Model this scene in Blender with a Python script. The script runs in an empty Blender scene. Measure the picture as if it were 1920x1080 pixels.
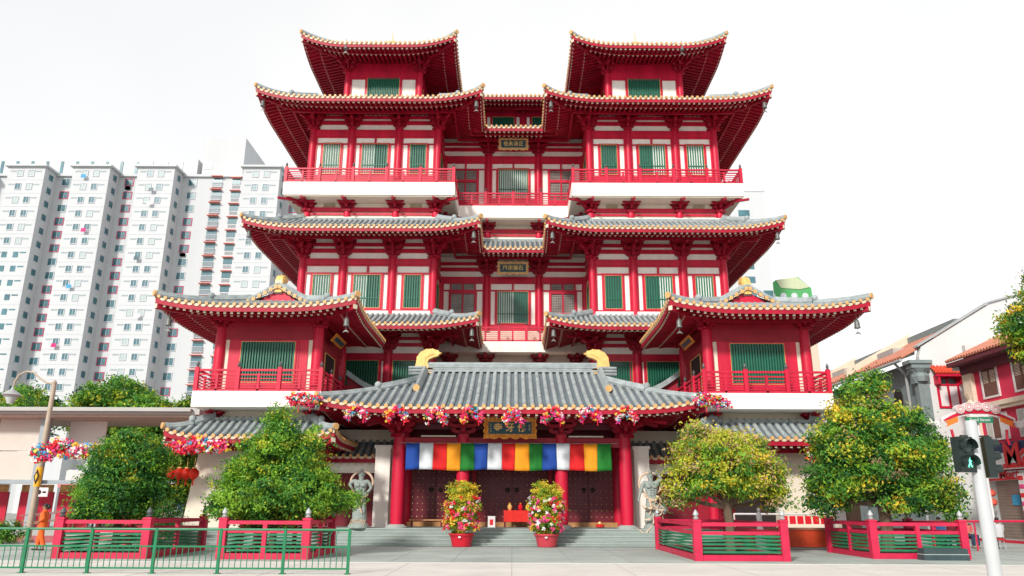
import bpy, math, random
import numpy as np
from mathutils import Vector, Matrix
random.seed(7); rng = np.random.default_rng(7)
R = math.radians
sc = bpy.context.scene
# ---------------------------------------------------------------- camera, world, sun
cam_d = bpy.data.cameras.new('camera'); cam = bpy.data.objects.new('camera', cam_d)
sc.collection.objects.link(cam); sc.camera = cam
cam_d.sensor_width = 36; cam_d.lens = 36*1417/1920.0; cam_d.clip_start = .1; cam_d.clip_end = 6000
cam.location = (0, 0, 1.6); cam.rotation_euler = (R(90+16.1), R(-0.24), 0)
w = bpy.data.worlds.new("World"); sc.world = w; w.use_nodes = True
nt = w.node_tree; nt.nodes.clear()
sky = nt.nodes.new('ShaderNodeTexSky'); sky.sky_type = 'NISHITA'; sky.sun_disc = False
SUN_EL, SUN_AZ = 29, 206       # sun behind the camera, to the left
sky.sun_elevation = R(SUN_EL); sky.sun_rotation = R(SUN_AZ); sky.dust_density = 1; sky.air_density = 1.0
hs = nt.nodes.new('ShaderNodeHueSaturation'); hs.inputs['Saturation'].default_value = .06; hs.inputs['Value'].default_value = 1.2
bg = nt.nodes.new('ShaderNodeBackground'); bg.inputs[1].default_value = .15
out = nt.nodes.new('ShaderNodeOutputWorld')
mxs = nt.nodes.new('ShaderNodeMixRGB'); mxs.inputs[0].default_value = .85; wtc = nt.nodes.new('ShaderNodeTexCoord'); wn = nt.nodes.new('ShaderNodeTexNoise'); wn.inputs['Scale'].default_value = 1.6; wn.inputs['Detail'].default_value = 3
wr = nt.nodes.new('ShaderNodeValToRGB'); wr.color_ramp.elements[0].position = .35; wr.color_ramp.elements[0].color = (3.55, 3.62, 3.75, 1); wr.color_ramp.elements[1].position = .6; wr.color_ramp.elements[1].color = (4.15, 4.15, 4.15, 1)
nt.links.new(wtc.outputs['Generated'], wn.inputs['Vector']); nt.links.new(wn.outputs['Fac'], wr.inputs[0]); nt.links.new(wr.outputs[0], mxs.inputs[2])   # bright hazy cloud over the sky
nt.links.new(sky.outputs[0], hs.inputs['Color']); nt.links.new(hs.outputs[0], mxs.inputs[1]); nt.links.new(mxs.outputs[0], bg.inputs[0]); nt.links.new(bg.outputs[0], out.inputs[0])
sd = bpy.data.lights.new('sun', 'SUN'); sd.energy = 2.3; sd.angle = R(6); sd.color = (1, .95, .88)
so = bpy.data.objects.new('sun', sd); sc.collection.objects.link(so)
az = R(SUN_AZ); el = R(SUN_EL)   # direction towards the sun (azimuth clockwise from +Y)
sdir = Vector((math.sin(az)*math.cos(el), math.cos(az)*math.cos(el), math.sin(el)))
so.rotation_euler = sdir.to_track_quat('Z', 'Y').to_euler()
vs = sc.view_settings; vs.view_transform = 'Standard'; vs.look = 'None'; vs.gamma = 1; vs.exposure = 0.72
sc.cycles.max_bounces = 6; sc.cycles.diffuse_bounces = 4

# ---------------------------------------------------------------- materials
def hexlin(c):
    return tuple((x/12.92 if x <= .04045 else ((x+.055)/1.055)**2.4) for x in c)
MATS = {}
def mat(name, col, rough=.6, var=.12, scale=3.0, bump=0.0, spec=.4, metal=0, emit=0, bscale=30, streak=False, trans=0):
    if name in MATS: return MATS[name]
    m = bpy.data.materials.new(name); m.use_nodes = True
    n = m.node_tree.nodes; l = m.node_tree.links
    p = n['Principled BSDF']; p.inputs['Roughness'].default_value = rough; p.inputs['Metallic'].default_value = metal
    p.inputs['Specular IOR Level'].default_value = spec
    tc = n.new('ShaderNodeTexCoord'); mp = n.new('ShaderNodeMapping')
    l.new(tc.outputs['Object'], mp.inputs[0])
    if streak: mp.inputs['Scale'].default_value = (1, 1, .12)
    nz = n.new('ShaderNodeTexNoise'); nz.inputs['Scale'].default_value = scale; nz.inputs['Detail'].default_value = 6
    nz.inputs['Roughness'].default_value = .65
    l.new(mp.outputs[0], nz.inputs['Vector'])
    cr = n.new('ShaderNodeValToRGB'); cr.color_ramp.elements[0].position = .3; cr.color_ramp.elements[1].position = .7
    a = [max(0, c*(1-var)) for c in col]; b = [min(1, c*(1+var)) for c in col]
    cr.color_ramp.elements[0].color = (*a, 1); cr.color_ramp.elements[1].color = (*b, 1)
    l.new(nz.outputs['Fac'], cr.inputs[0]); l.new(cr.outputs[0], p.inputs['Base Color'])
    if bump:
        bz = n.new('ShaderNodeTexNoise'); bz.inputs['Scale'].default_value = bscale; bz.inputs['Detail'].default_value = 4
        l.new(tc.outputs['Object'], bz.inputs['Vector'])
        bp = n.new('ShaderNodeBump'); bp.inputs['Strength'].default_value = bump; bp.inputs['Distance'].default_value = .03
        l.new(bz.outputs['Fac'], bp.inputs['Height']); l.new(bp.outputs[0], p.inputs['Normal'])
    if emit:
        l.new(cr.outputs[0], p.inputs['Emission Color']); p.inputs['Emission Strength'].default_value = emit
    if trans:
        o = n['Material Output']; t = n.new('ShaderNodeBsdfTranslucent'); mx = n.new('ShaderNodeMixShader'); mx.inputs[0].default_value = trans
        l.new(cr.outputs[0], t.inputs[0]); l.new(p.outputs[0], mx.inputs[1]); l.new(t.outputs[0], mx.inputs[2]); l.new(mx.outputs[0], o.inputs[0])
    MATS[name] = m; return m
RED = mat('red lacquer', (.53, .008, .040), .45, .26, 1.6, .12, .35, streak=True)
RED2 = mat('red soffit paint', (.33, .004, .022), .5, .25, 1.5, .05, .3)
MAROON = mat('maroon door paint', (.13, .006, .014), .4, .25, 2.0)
DRED = mat('deep red wall', (.30, .006, .022), .55, .2, 1.0, .05)
WHITE = mat('white plaster', (.86, .81, .745), .8, .09, 2.2, .06, streak=True)
CREAM = mat('cream plaster', (.74, .655, .54), .8, .06, .9, .08, streak=True)
GREEN = mat('green lattice paint', (.010, .13, .075), .4, .2, 3)
DGREEN = mat('dark green glass', (.012, .075, .05), .15, .3, 1, spec=.6)
GOLD = mat('gold paint', (.80, .48, .15), .4, .2, 4, .2, spec=.5, metal=.1)
OGOLD = mat('orange gold carving', (.62, .22, .02), .4, .5, 14, .8, spec=.5, metal=.2, bscale=22)
TEND = mat('glazed tile end', (.60, .34, .13), .45, .3, 6)
DRIP = mat('pale glazed drip tile', (.62, .50, .36), .5, .2, 6)
TIP = mat('pale rafter tip', (.60, .55, .42), .6, .2, 6)
TILE = mat('grey barrel tile', (.31, .345, .345), .6, .34, 2.6, .35)
RIDGE = mat('grey ridge tile', (.29, .33, .335), .65, .28, 2.5, .35)
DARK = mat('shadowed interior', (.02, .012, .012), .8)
GLASS = mat('window glass', (.05, .08, .09), .1, .4, .7, spec=.8)
CURT = mat('pale curtain', (.80, .83, .78), .8, .06, 2)
STONE = mat('grey stone', (.34, .38, .36), .8, .14, 1.0, .2)
TEAL = mat('teal signboard', (.004, .055, .08), .4, .2, 3)
METAL = mat('grey metal', (.42, .44, .44), .45, .08, 2, metal=.3)

def tile_mat():
    m = bpy.data.materials.new('pan tile courses'); m.use_nodes = True; n = m.node_tree.nodes; l = m.node_tree.links
    p = n['Principled BSDF']; p.inputs['Roughness'].default_value = .6
    uv = n.new('ShaderNodeUVMap'); sp = n.new('ShaderNodeSeparateXYZ'); l.new(uv.outputs[0], sp.inputs[0])
    mu = n.new('ShaderNodeMath'); mu.operation = 'MULTIPLY'; mu.inputs[1].default_value = 9; l.new(sp.outputs[1], mu.inputs[0])
    fr = n.new('ShaderNodeMath'); fr.operation = 'FRACT'; l.new(mu.outputs[0], fr.inputs[0])
    cr = n.new('ShaderNodeValToRGB'); e = cr.color_ramp.elements
    e[0].position = 0; e[0].color = (.05, .065, .07, 1); e[1].position = .35; e[1].color = (.17, .21, .235, 1)
    l.new(fr.outputs[0], cr.inputs[0]); nz = n.new('ShaderNodeTexNoise'); nz.inputs['Scale'].default_value = 4
    mx = n.new('ShaderNodeMixRGB'); mx.blend_type = 'MULTIPLY'; mx.inputs[0].default_value = .5
    l.new(cr.outputs[0], mx.inputs[1]); l.new(nz.outputs['Fac'], mx.inputs[2]); l.new(mx.outputs[0], p.inputs['Base Color'])
    bp = n.new('ShaderNodeBump'); bp.inputs['Distance'].default_value = .03; l.new(fr.outputs[0], bp.inputs['Height']); l.new(bp.outputs[0], p.inputs['Normal'])
    return m
PAN = tile_mat()

# ---------------------------------------------------------------- mesh building
class MB:
    def __init__(s): s.v = []; s.f = []; s.uv = None
    def quad(s, a, b, c, d): i = len(s.v); s.v += [a, b, c, d]; s.f.append((i, i+1, i+2, i+3)); return s
    def poly(s, pts): i = len(s.v); s.v += list(pts); s.f.append(tuple(range(i, i+len(pts)))); return s
    def box(s, c, d, M=None):
        i = len(s.v); x, y, z = d[0]/2, d[1]/2, d[2]/2
        for X in (-x, x):
            for Y in (-y, y):
                for Z in (-z, z):
                    p = Vector((X, Y, Z));  p = M @ p if M is not None else p
                    s.v.append((c[0]+p[0], c[1]+p[1], c[2]+p[2]))
        for q in ((0,1,3,2),(4,6,7,5),(0,4,5,1),(2,3,7,6),(0,2,6,4),(1,5,7,3)): s.f.append(tuple(i+k for k in q))
        return s
    def bx(s, x0, x1, y0, y1, z0, z1): return s.box(((x0+x1)/2, (y0+y1)/2, (z0+z1)/2), (abs(x1-x0), abs(y1-y0), abs(z1-z0)))
    def beam(s, a, b, wd, h, up=(0,0,1)):
        a = Vector(a); b = Vector(b); d = b-a; L = d.length
        if L < 1e-6: return s
        x = d/L; y = Vector(up).cross(x)
        if y.length < 1e-4: y = Vector((0,1,0)).cross(x)
        y.normalize(); z = x.cross(y); M = Matrix((x, y, z)).transposed()
        return s.box((a+b)/2, (L, wd, h), M)
    def tube(s, pts, rad, n=8, caps=True, flat=1.0):
        pts = [Vector(p) for p in pts]; m = len(pts); i0 = len(s.v)
        if not hasattr(rad, '__len__'): rad = [rad]*m
        prev = None
        for k, p in enumerate(pts):
            d = (pts[min(k+1, m-1)]-pts[max(k-1, 0)]).normalized()
            if prev is None: prev = Vector((0,0,1)) if abs(d.z) < .95 else Vector((1,0,0))
            x = prev.cross(d)
            if x.length < 1e-5: x = Vector((1,0,0)).cross(d)
            x.normalize(); y = d.cross(x); prev = y
            for j in range(n):
                t = 2*math.pi*j/n; q = p+(x*math.cos(t)+y*math.sin(t)*flat)*rad[k]; s.v.append(tuple(q))
        for k in range(m-1):
            for j in range(n):
                a = i0+k*n+j; b = i0+k*n+(j+1) % n; s.f.append((a, b, b+n, a+n))
        if caps: s.f.append(tuple(i0+j for j in range(n))[::-1]); s.f.append(tuple(i0+(m-1)*n+j for j in range(n)))
        return s
    def lathe(s, c, prof, n=16):
        i0 = len(s.v)
        for r, z in prof:
            for j in range(n):
                t = 2*math.pi*j/n; s.v.append((c[0]+r*math.cos(t), c[1]+r*math.sin(t), c[2]+z))
        m = len(prof)
        for k in range(m-1):
            for j in range(n):
                a = i0+k*n+j; b = i0+k*n+(j+1) % n; s.f.append((a, b, b+n, a+n))
        s.f.append(tuple(i0+j for j in range(n))[::-1]); s.f.append(tuple(i0+(m-1)*n+j for j in range(n)))
        return s
    def prism(s, pts2, o, ux, uy, un, th):
        """2-D outline extruded; o origin, ux, uy plane axes, un the extrusion axis (centred)"""
        o, ux, uy, un = map(Vector, (o, ux, uy, un)); n = len(pts2); i0 = len(s.v)
        for sg in (-.5, .5):
            for x, y in pts2: s.v.append(tuple(o+ux*x+uy*y+un*th*sg))
        s.f.append(tuple(range(i0, i0+n))[::-1]); s.f.append(tuple(range(i0+n, i0+2*n)))
        for j in range(n): s.f.append((i0+j, i0+(j+1) % n, i0+n+(j+1) % n, i0+n+j))
        return s
    def ball(s, c, r, n=8, m=6):
        rr = r if hasattr(r, '__len__') else (r, r, r); i0 = len(s.v)
        for k in range(m+1):
            ph = math.pi*k/m
            for j in range(n):
                t = 2*math.pi*j/n; s.v.append((c[0]+rr[0]*math.sin(ph)*math.cos(t), c[1]+rr[1]*math.sin(ph)*math.sin(t), c[2]-rr[2]*math.cos(ph)))
        for k in range(m):
            for j in range(n):
                a = i0+k*n+j; b = i0+k*n+(j+1) % n; s.f.append((a, b, b+n, a+n))
        return s
    def build(s, name, m, parent=None, smooth=False, loc=None):
        """vertices are in the space of the root Empty (world minus root location)"""
        me = bpy.data.meshes.new(name); me.from_pydata([tuple(p) for p in s.v], [], s.f)
        if isinstance(m, (list, tuple)):
            for q in m: me.materials.append(q)
        else: me.materials.append(m)
        if s.uv:
            ul = me.uv_layers.new(name='UVMap'); vi = np.zeros(len(me.loops), int); me.loops.foreach_get('vertex_index', vi)
            ul.data.foreach_set('uv', np.array(s.uv, float)[vi].ravel())
        if smooth:
            me.shade_smooth()
            try: me.set_sharp_from_angle(angle=R(40))
            except Exception: pass
        o = bpy.data.objects.new(name, me); sc.collection.objects.link(o)
        if parent is not None: o.parent = parent
        if loc: o.location = loc
        return o
def shift(mb, d):
    mb.v = [(p[0]+d[0], p[1]+d[1], p[2]+d[2]) for p in mb.v]; return mb
def tag(o, label=None, cat=None, group=None, kind=None):
    if label: o['label'] = label
    if cat: o['category'] = cat
    if group: o['group'] = group
    if kind: o['kind'] = kind
    return o
def empty(name, loc, label, cat, group=None, rz=0):
    o = bpy.data.objects.new(name, None); sc.collection.objects.link(o); o.location = loc; o.rotation_euler.z = rz
    o.empty_display_size = .2
    return tag(o, label, cat, group)
def kids(o): return [c for c in ALLC.get(o.name, [])]
def copy_tree(o, parent=None, label=None):
    c = o.copy(); sc.collection.objects.link(c)
    if parent is not None: c.parent = parent
    for ch in list(o.children): copy_tree(ch, c)
    if label: c['label'] = label
    return c
def part(o, parent, loc=(0,0,0), rz=0, scale=None):
    """instance a prototype part (with its sub-parts) under parent; the first use links the prototype itself"""
    if not o.get('_used'):
        o['_used'] = 1; c = o
    else:
        c = copy_tree(o)
    c.parent = parent; c.location = loc; c.rotation_euler = (0, 0, rz)
    if scale: c.scale = scale
    return c
def text_mb(body, size, o, ux, uy, un, depth=.02, align='CENTER', sx=1.0, bold=.0):
    cu = bpy.data.curves.new('t', 'FONT'); cu.body = body; cu.size = size; cu.align_x = align; cu.align_y = 'CENTER'
    cu.extrude = depth/2; cu.offset = bold; cu.resolution_u = 3
    ob = bpy.data.objects.new('t', cu); sc.collection.objects.link(ob)
    dg = bpy.context.evaluated_depsgraph_get(); me = bpy.data.meshes.new_from_object(ob.evaluated_get(dg))
    mb = MB(); o, ux, uy, un = map(Vector, (o, ux, uy, un))
    for v in me.vertices: mb.v.append(tuple(o+ux*v.co.x*sx+uy*v.co.y+un*v.co.z))
    for p in me.polygons: mb.f.append(tuple(p.vertices))
    bpy.data.objects.remove(ob); bpy.data.curves.remove(cu); bpy.data.meshes.remove(me)
    return mb
X_, Y_, Z_ = (1,0,0), (0,1,0), (0,0,1)
# ---------------------------------------------------------------- the setting
def sheet(name, x0, x1, y0, y1, z, m, n=1):
    mb = MB(); mb.quad((x0,y0,z),(x1,y0,z),(x1,y1,z),(x0,y1,z)); o = mb.build(name, m); o['kind'] = 'structure'; return o
GROUND = mat('distant ground', (.30, .31, .28), .9, .1, .1)
PLAZA = mat('plaza stone', (.36, .40, .37), .8, .22, .35, .15)
PAVE = mat('pale road slabs', (.60, .57, .53), .85, .12, .45, .12)
sheet('ground', -1500, 1500, -200, 3000, -.012, GROUND)
o = MB().bx(-60, 60, 23.6, 75, -.5, 0).build('plaza', PLAZA); o['kind'] = 'structure'
sheet('road', -60, 60, 2, 23.595, -.004, PAVE)
rl = MB()
for y in (22.0, 20.3): rl.bx(-60, 60, y-.012, y+.012, -.0038, -.001)
for k in range(-14, 15): rl.bx(k*3-.01, k*3+.01, 2, 23.5, -.0036, -.0006)
rl.build('road_joint', mat('slab joint', (.42, .40, .37), .9)).update_tag(); bpy.data.objects['road_joint']['kind'] = 'structure'
pj = MB()
for y in (25.4, 27.2, 29.0, 30.8): pj.bx(-20, 20, y-.012, y+.012, .001, .004)
for k in range(-11, 12): pj.bx(k*1.8-.01, k*1.8+.01, 23.6, 32.8, .0012, .0045)
o = pj.build('plaza_joint', mat('plaza joint', (.27, .30, .28), .9)); o['kind'] = 'structure'
o = MB().bx(-60, 60, 23.44, 23.6, -.2, .006).build('kerb', mat('kerb stone', (.52, .54, .50), .85, .1, 2)); o['kind'] = 'structure'
e_ = MB()
e_.bx(-14, 14, 32.55, 32.85, .001, .012)
for k in range(140): e_.bx(-13.95+k*.2, -13.9+k*.2, 32.57, 32.83, .012, .018)
o = e_.build('drain_channel', mat('drain grating', (.13, .15, .14), .7, .2, 4)); o['kind'] = 'structure'
PINK = mat('pink path paint', (.50, .13, .14), .85, .1, 2)
o = MB().bx(-45, -17.0, 34.6, 48, -.01, .006).build('path', PINK); o['kind'] = 'structure'

# ---------------------------------------------------------------- temple
TL = Vector((0, 42, 0))
temple = empty('temple', TL, 'grand red multi storey Chinese temple with grey tiled upturned roofs filling the centre', 'temple')
def TP(name, mb, m, parent=None, smooth=False):
    shift(mb, (0, -42, 0)); return mb.build(name, m, parent or temple, smooth)
def at(p): return (p[0], p[1]-42, p[2] if len(p) > 2 else 0)

def ring(poly, o, ze, rise, up=.7, Lu=3.4, sp=.3, ext=None, sr=.3, pw=1.2, caps=None, tips=True, closed=False, hip=True, name='roof', gold=True, knob=True, pan=True):
    """tiled skirt roof round a wall line; ext: {segment: (extra distance inward, )} for slopes that go on to a main ridge"""
    ext = ext or {}
    n = len(poly); segs = [(poly[i], poly[(i+1) % n]) for i in range(n if closed else n-1)]
    us = []
    for a, b in segs: d = Vector(b)-Vector(a); us.append((d.normalized(), d.length))
    def corner(i, j):
        c = us[i][0].x*us[j][0].y-us[i][0].y*us[j][0].x; return 1 if c > .3 else (-1 if c < -.3 else 0)
    S = MB(); S.uv = []; Bt = MB(); En = MB(); Dr = MB(); Sf = MB(); Rf = MB(); Tp = MB(); HR_ = []
    ns = len(segs)
    for i, (a, b) in enumerate(segs):
        u, L = us[i]; A = Vector((*a, 0)); u3 = Vector((u.x, u.y, 0)); n3 = Vector((u.y, -u.x, 0))
        cA = corner(i-1, i) if (i > 0 or closed) else 0; cB = corner(i, (i+1) % ns) if (i < ns-1 or closed) else 0
        ex = ext.get(i, 0)
        def prof(d): 
            t = d/o; return rise*(t**pw if t > 0 else t*.6)
        def lift(aa, q):
            r = 0; f = max(0, q/o)**2
            if cA == 1: r += up*max(0, 1-(aa+q)/Lu)**2.2
            if cB == 1: r += up*max(0, 1-((L-aa)+q)/Lu)**2.2
            return r*f
        def Pt(aa, q, dz=0): p = A+u3*aa+n3*q; return (p.x, p.y, ze+prof(o-q)+lift(aa, q)+dz)
        def Ps(aa, q, dz=0): p = A+u3*aa+n3*q; return (p.x, p.y, ze-.28+(o-q)*sr+lift(aa, q)+dz)
        def lim(q): qq = max(q, 0); return (-qq*cA, L+qq*cB)
        # pan surface
        qs = [o*(1-k/8) for k in range(9)]+([-ex*k/4 for k in range(1, 5)] if ex else [])
        M = 28
        for F, Q, mb in ((Pt, qs, S), (Ps, qs[:9], Sf)):
            i0 = len(mb.v)
            for q in Q:
                a0, a1 = lim(q)
                for k in range(M+1):
                    aa = a0+(a1-a0)*k/M; mb.v.append(F(aa, q))
                    if mb is S: S.uv.append((aa, (o-q)*1.15))
            for r in range(len(Q)-1):
                for k in range(M):
                    v = i0+r*(M+1)+k; mb.f.append((v, v+1, v+M+2, v+M+1) if mb is S else (v, v+M+1, v+M+2, v+1))
        # eave board
        a0, a1 = lim(o); i0 = len(Sf.v); K = max(6, int((a1-a0)/.25))
        for k in range(K+1):
            aa = a0+(a1-a0)*k/K
            Sf.v += [Pt(aa, o, -.03), Ps(aa, o, -.02), Ps(aa, o-.12, -.02), Pt(aa, o-.12, -.03)]
        for k in range(K):
            v = i0+4*k
            for e in range(3): Sf.f.append((v+e, v+4+e, v+5+e, v+1+e))
        # tile ribs, ends, drip edge
        N = max(2, round((a1-a0-.1)/sp)); st = (a1-a0)/N
        for k in range(N):
            aa = a0+(k+.5)*st
            q_end = -ex if 0 <= aa <= L else 0
            if aa < 0 and cA == 1: q_end = -aa
            if aa > L and cB == 1: q_end = aa-L
            q0 = o+.04
            if cA == -1 and aa < o: q_end = max(q_end, 0)
            steps = 7; pts = [Vector(Pt(aa, q0+(q_end-q0)*j/steps, .02)) for j in range(steps+1)]
            i0 = len(Bt.v); rr = sp*.29
            for p in pts:
                for e in range(6):
                    t = math.pi*e/5; Bt.v.append(tuple(p+u3*(rr*math.cos(t))+Vector((0,0,rr*math.sin(t)*1.1))))
            for j in range(steps):
                for e in range(5): v = i0+6*j+e; Bt.f.append((v, v+1, v+7, v+6))
            c = Vector(Pt(aa, q0+.015, .035)); i0 = len(En.v); m = 9; rr = sp*.26
            for dd in (-.05, .035):
                for e in range(m):
                    t = 2*math.pi*e/m; En.v.append(tuple(c+n3*dd+u3*(rr*math.cos(t))+Vector((0,0,rr*math.sin(t)))))
            En.f.append(tuple(i0+m+e for e in range(m)))
            for e in range(m): En.f.append((i0+e, i0+(e+1) % m, i0+m+(e+1) % m, i0+m+e))
            # scalloped drip tile between the ribs
            i0 = len(Dr.v); q1 = o+.03
            for j in range(7):
                aj = aa+st*j/6; t = j/6; dip = -.05-.075*math.sin(math.pi*t)
                p = Vector(Pt(min(max(aj, a0), a1), q1)); Dr.v += [tuple(p+Vector((0,0,.0))), tuple(p+Vector((0,0,dip))), tuple(p+Vector((0,0,dip))-n3*.06)]
            for j in range(6):
                v = i0+3*j; Dr.f.append((v, v+3, v+4, v+1)); Dr.f.append((v+1, v+4, v+5, v+2))
        # rafters
        N = max(2, round((a1-a0-.2)/(sp*1.0))); st = (a1-a0-.16)/N
        for k in range(N+1):
            aa = a0+.08+k*st
            qe = 0
            if aa < 0 and cA == 1: qe = -aa
            if aa > L and cB == 1: qe = aa-L
            if cA == -1 and aa < o: pass
            q0, q1 = o-.1, max(qe, o-1.0)
            if q0-q1 > .1:
                Rf.beam(Ps(aa, q0, -.05), Ps(aa, q1, -.05), .10, .11)
                if tips: Tp.beam(Ps(aa, q0+.012, -.052), Ps(aa, q0-.02, -.052), .114, .124)
            q0, q1 = o-.92, max(qe, 0)
            if q0-q1 > .1:
                Rf.beam(Ps(aa, q0, -.17), Ps(aa, q1, -.17), .11, .12)
                if tips: Tp.tube([Ps(aa, q0+.012, -.172), Ps(aa, q0-.02, -.172)], .062, 7)
        # board between the two rafter rows, purlin
        for qq, dz, h in ((o-.88, -.10, .1), (o*.38, -.3, .16)):
            b0 = max(-qq*cA, -9e9); b1 = L+qq*cB
            m = 14
            for k in range(m): Rf.beam(Ps(b0+(b1-b0)*k/m, qq, dz), Ps(b0+(b1-b0)*(k+1)/m, qq, dz), .12, h)
        # hip ridge at the end corner of this segment
        if hip and cB == 1:
            B = A+u3*L; d3 = n3+u3
            def H(q, dz): p = B+d3*q; return Vector((p.x, p.y, ze+prof(o-q)+up*max(0, q/o)**2+dz))
            qa = o*.42; Rg = MB(); Rc = MB(); HR_.append((Rg, Rc))
            path = [H(qa+(0-qa)*t/6, .14) for t in range(7)]; Rg.tube(path, .17, 8)
            Rg.tube([p+Vector((0,0,.13)) for p in path], .11, 6)
            path = [H(o+.02+(qa-o)*t/6, .10) for t in range(7)]; Rg.tube(path, .125, 8)
            Rg.tube([p+Vector((0,0,.10)) for p in path], .085, 6)
            if knob: 
                k0 = H(qa+.05, .32); Rg.ball(tuple(k0), .17, 8, 5)
            e = H(o+.05, .13); dd = d3.normalized(); Rc.tube([e-dd*.04, e+dd*.05], .14, 10)
            if True:   # hip beam below
                def Hs(q, dz): p = B+d3*q; return (p.x, p.y, ze-.28+(o-q)*sr+up*max(0, q/o)**2+dz)
                for k in range(6): Rf.beam(Hs(o*(1-k/6)-.05, -.14), Hs(o*(1-(k+1)/6)-.02, -.14), .2, .24)
                Tp.beam(Hs(o-.03, -.14), Hs(o-.07, -.14), .19, .2)
    r = TP(name, S, PAN, None, True) if pan else TP(name, S, PAN)
    TP('barrel_tiling', Bt, TILE, r, True); TP('tile_end_trim', En, TEND, r); TP('drip_trim', Dr, DRIP, r)
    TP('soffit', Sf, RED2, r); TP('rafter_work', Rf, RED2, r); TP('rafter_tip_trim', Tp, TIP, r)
    for Rg, Rc in HR_: TP('hip_ridge', Rg, RIDGE, r, True); TP('ridge_end_trim', Rc, TEND, r)
    return r

# prototypes -------------------------------------------------------
def win_proto(wd, h, half=0, pitch=.135, bars=None, name='window', rail=True, mid=False):
    """local: x along, -y outward, z up, origin bottom centre"""
    f = MB(); t = .07
    for x in (-wd/2-t/2, wd/2+t/2): f.bx(x-t/2, x+t/2, -.09, .0, -t, h+t)
    f.bx(-wd/2, wd/2, -.09, 0, h, h+t); f.bx(-wd/2, wd/2, -.09, 0, -t, 0)
    fo = f.build(name, RED)
    g = MB(); e = .014
    for x in (-wd/2+e/2, wd/2-e/2): g.bx(x-e/2, x+e/2, -.105, -.02, 0, h)
    g.bx(-wd/2+e, wd/2-e, -.105, -.02, h-e, h); g.bx(-wd/2+e, wd/2-e, -.105, -.02, 0, e)
    g.build('gilt_trim', GOLD, fo)
    n = int(wd/pitch); b = MB()
    for k in range(n): 
        x = -wd/2+(k+.5)*wd/n; b.bx(x-.032, x+.032, -.085, -.04, e, h-e)
    if rail: b.bx(-wd/2+e, wd/2-e, -.08, -.05, h*.3-.02, h*.3+.02)
    b.build('lattice_bars', GREEN, fo)
    p = MB(); 
    if half == 0: p.bx(-wd/2, wd/2, -.012, .02, 0, h); p.build('pane', DGREEN, fo)
    elif half >= 1: p.bx(-wd/2, wd/2, -.012, .02, 0, h); p.build('curtained_pane', CURT, fo)
    else:
        x = -wd/2+wd*half if half > 0 else wd/2+wd*half
        if half > 0: A_, B_ = (-wd/2, x), (x, wd/2)
        else: A_, B_ = (x, wd/2), (-wd/2, x)
        p.bx(A_[0], A_[1], -.012, .02, 0, h); p.build('curtained_pane', CURT, fo)
        MB().bx(B_[0], B_[1], -.012, .02, 0, h).build('pane', DGREEN, fo)
    return fo
def door_proto(wd, h):
    f = MB(); t = .09
    for x in (-wd/2-t/2, 0, wd/2+t/2): f.bx(x-t/2, x+t/2, -.1, 0, 0, h+t)
    f.bx(-wd/2, wd/2, -.099, 0, h, h+t); f.bx(-wd/2, wd/2, -.098, 0, h*.74-.1, h*.74+.1); f.bx(-wd/2, wd/2, -.097, 0, 0, .8)
    fo = f.build('lattice_door', RED)
    MB().bx(-wd/2, wd/2, -.012, .02, .8, h).build('pane', mat('pale door glass', (.35, .38, .34), .2, .4, 1.2), fo)
    b = MB()
    for z0, z1 in ((.8, h*.74-.1), (h*.74+.1, h)):
        k = -wd/2
        while k < wd/2: b.bx(k-.008, k+.008, -.05, -.03, z0, z1); k += .11
        z = z0
        while z < z1: b.bx(-wd/2, wd/2, -.051, -.031, z-.008, z+.008); z += .11
    b.build('lattice_bars', MAROON, fo); return fo
def column_proto(h, r=.21):
    m = MB(); m.lathe((0,0,0), [(r*.92, 0), (r, h*.15), (r, h*.6), (r*.9, h)], 18); return m.build('column', RED, None, True)
def bracket_proto(h=1.2, reach=1.0, wd=1.5, tiers=3, name='bracket'):
    """stacked corbel bracket: arms across and outward (-y), origin at column top centre"""
    m = MB(); m.bx(-.24, .24, -.24, .24, 0, .16); m.bx(-.17, .17, -.17, .17, .16, .2)
    th = (h-.2)/tiers
    for t in range(tiers):
        z = .2+t*th; w2 = wd/2*(.5+.5*(t+1)/tiers); rch = reach*(t+1)/tiers
        # curved cross arm
        for yy in ([-.0] if t == 0 else [-.0, -reach*t/tiers]):
            pts = [(-w2, th*.55), (-w2*.9, th*.28), (-w2*.6, 0), (w2*.6, 0), (w2*.9, th*.28), (w2, th*.55), (w2, th*.62), (-w2, th*.62)]
            m.prism(pts, (0, yy, z), X_, Z_, Y_, .14-.006*t)
            for x in (-w2+.1, 0, w2-.1): m.bx(x-.1, x+.1, yy-.1, yy+.1, z+th*.62, z+th*.98)
        pts = [(.15, 0), (-rch*.75, 0), (-rch-.06, th*.3), (-rch-.06, th*.6), (.15, th*.6)]
        m.prism(pts, (0, 0, z+.005), Y_, Z_, X_, .15+.004*t)
        m.bx(-.1, .1, -rch-.1, -rch+.1, z+th*.63, z+th*.97)
    # slanting lever arm with a pointed nose
    m.beam((0, -.1, h*.98), (0, -reach-.55, h*.55), .11, .13)
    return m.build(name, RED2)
def xieshan_dummy(): pass
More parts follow.
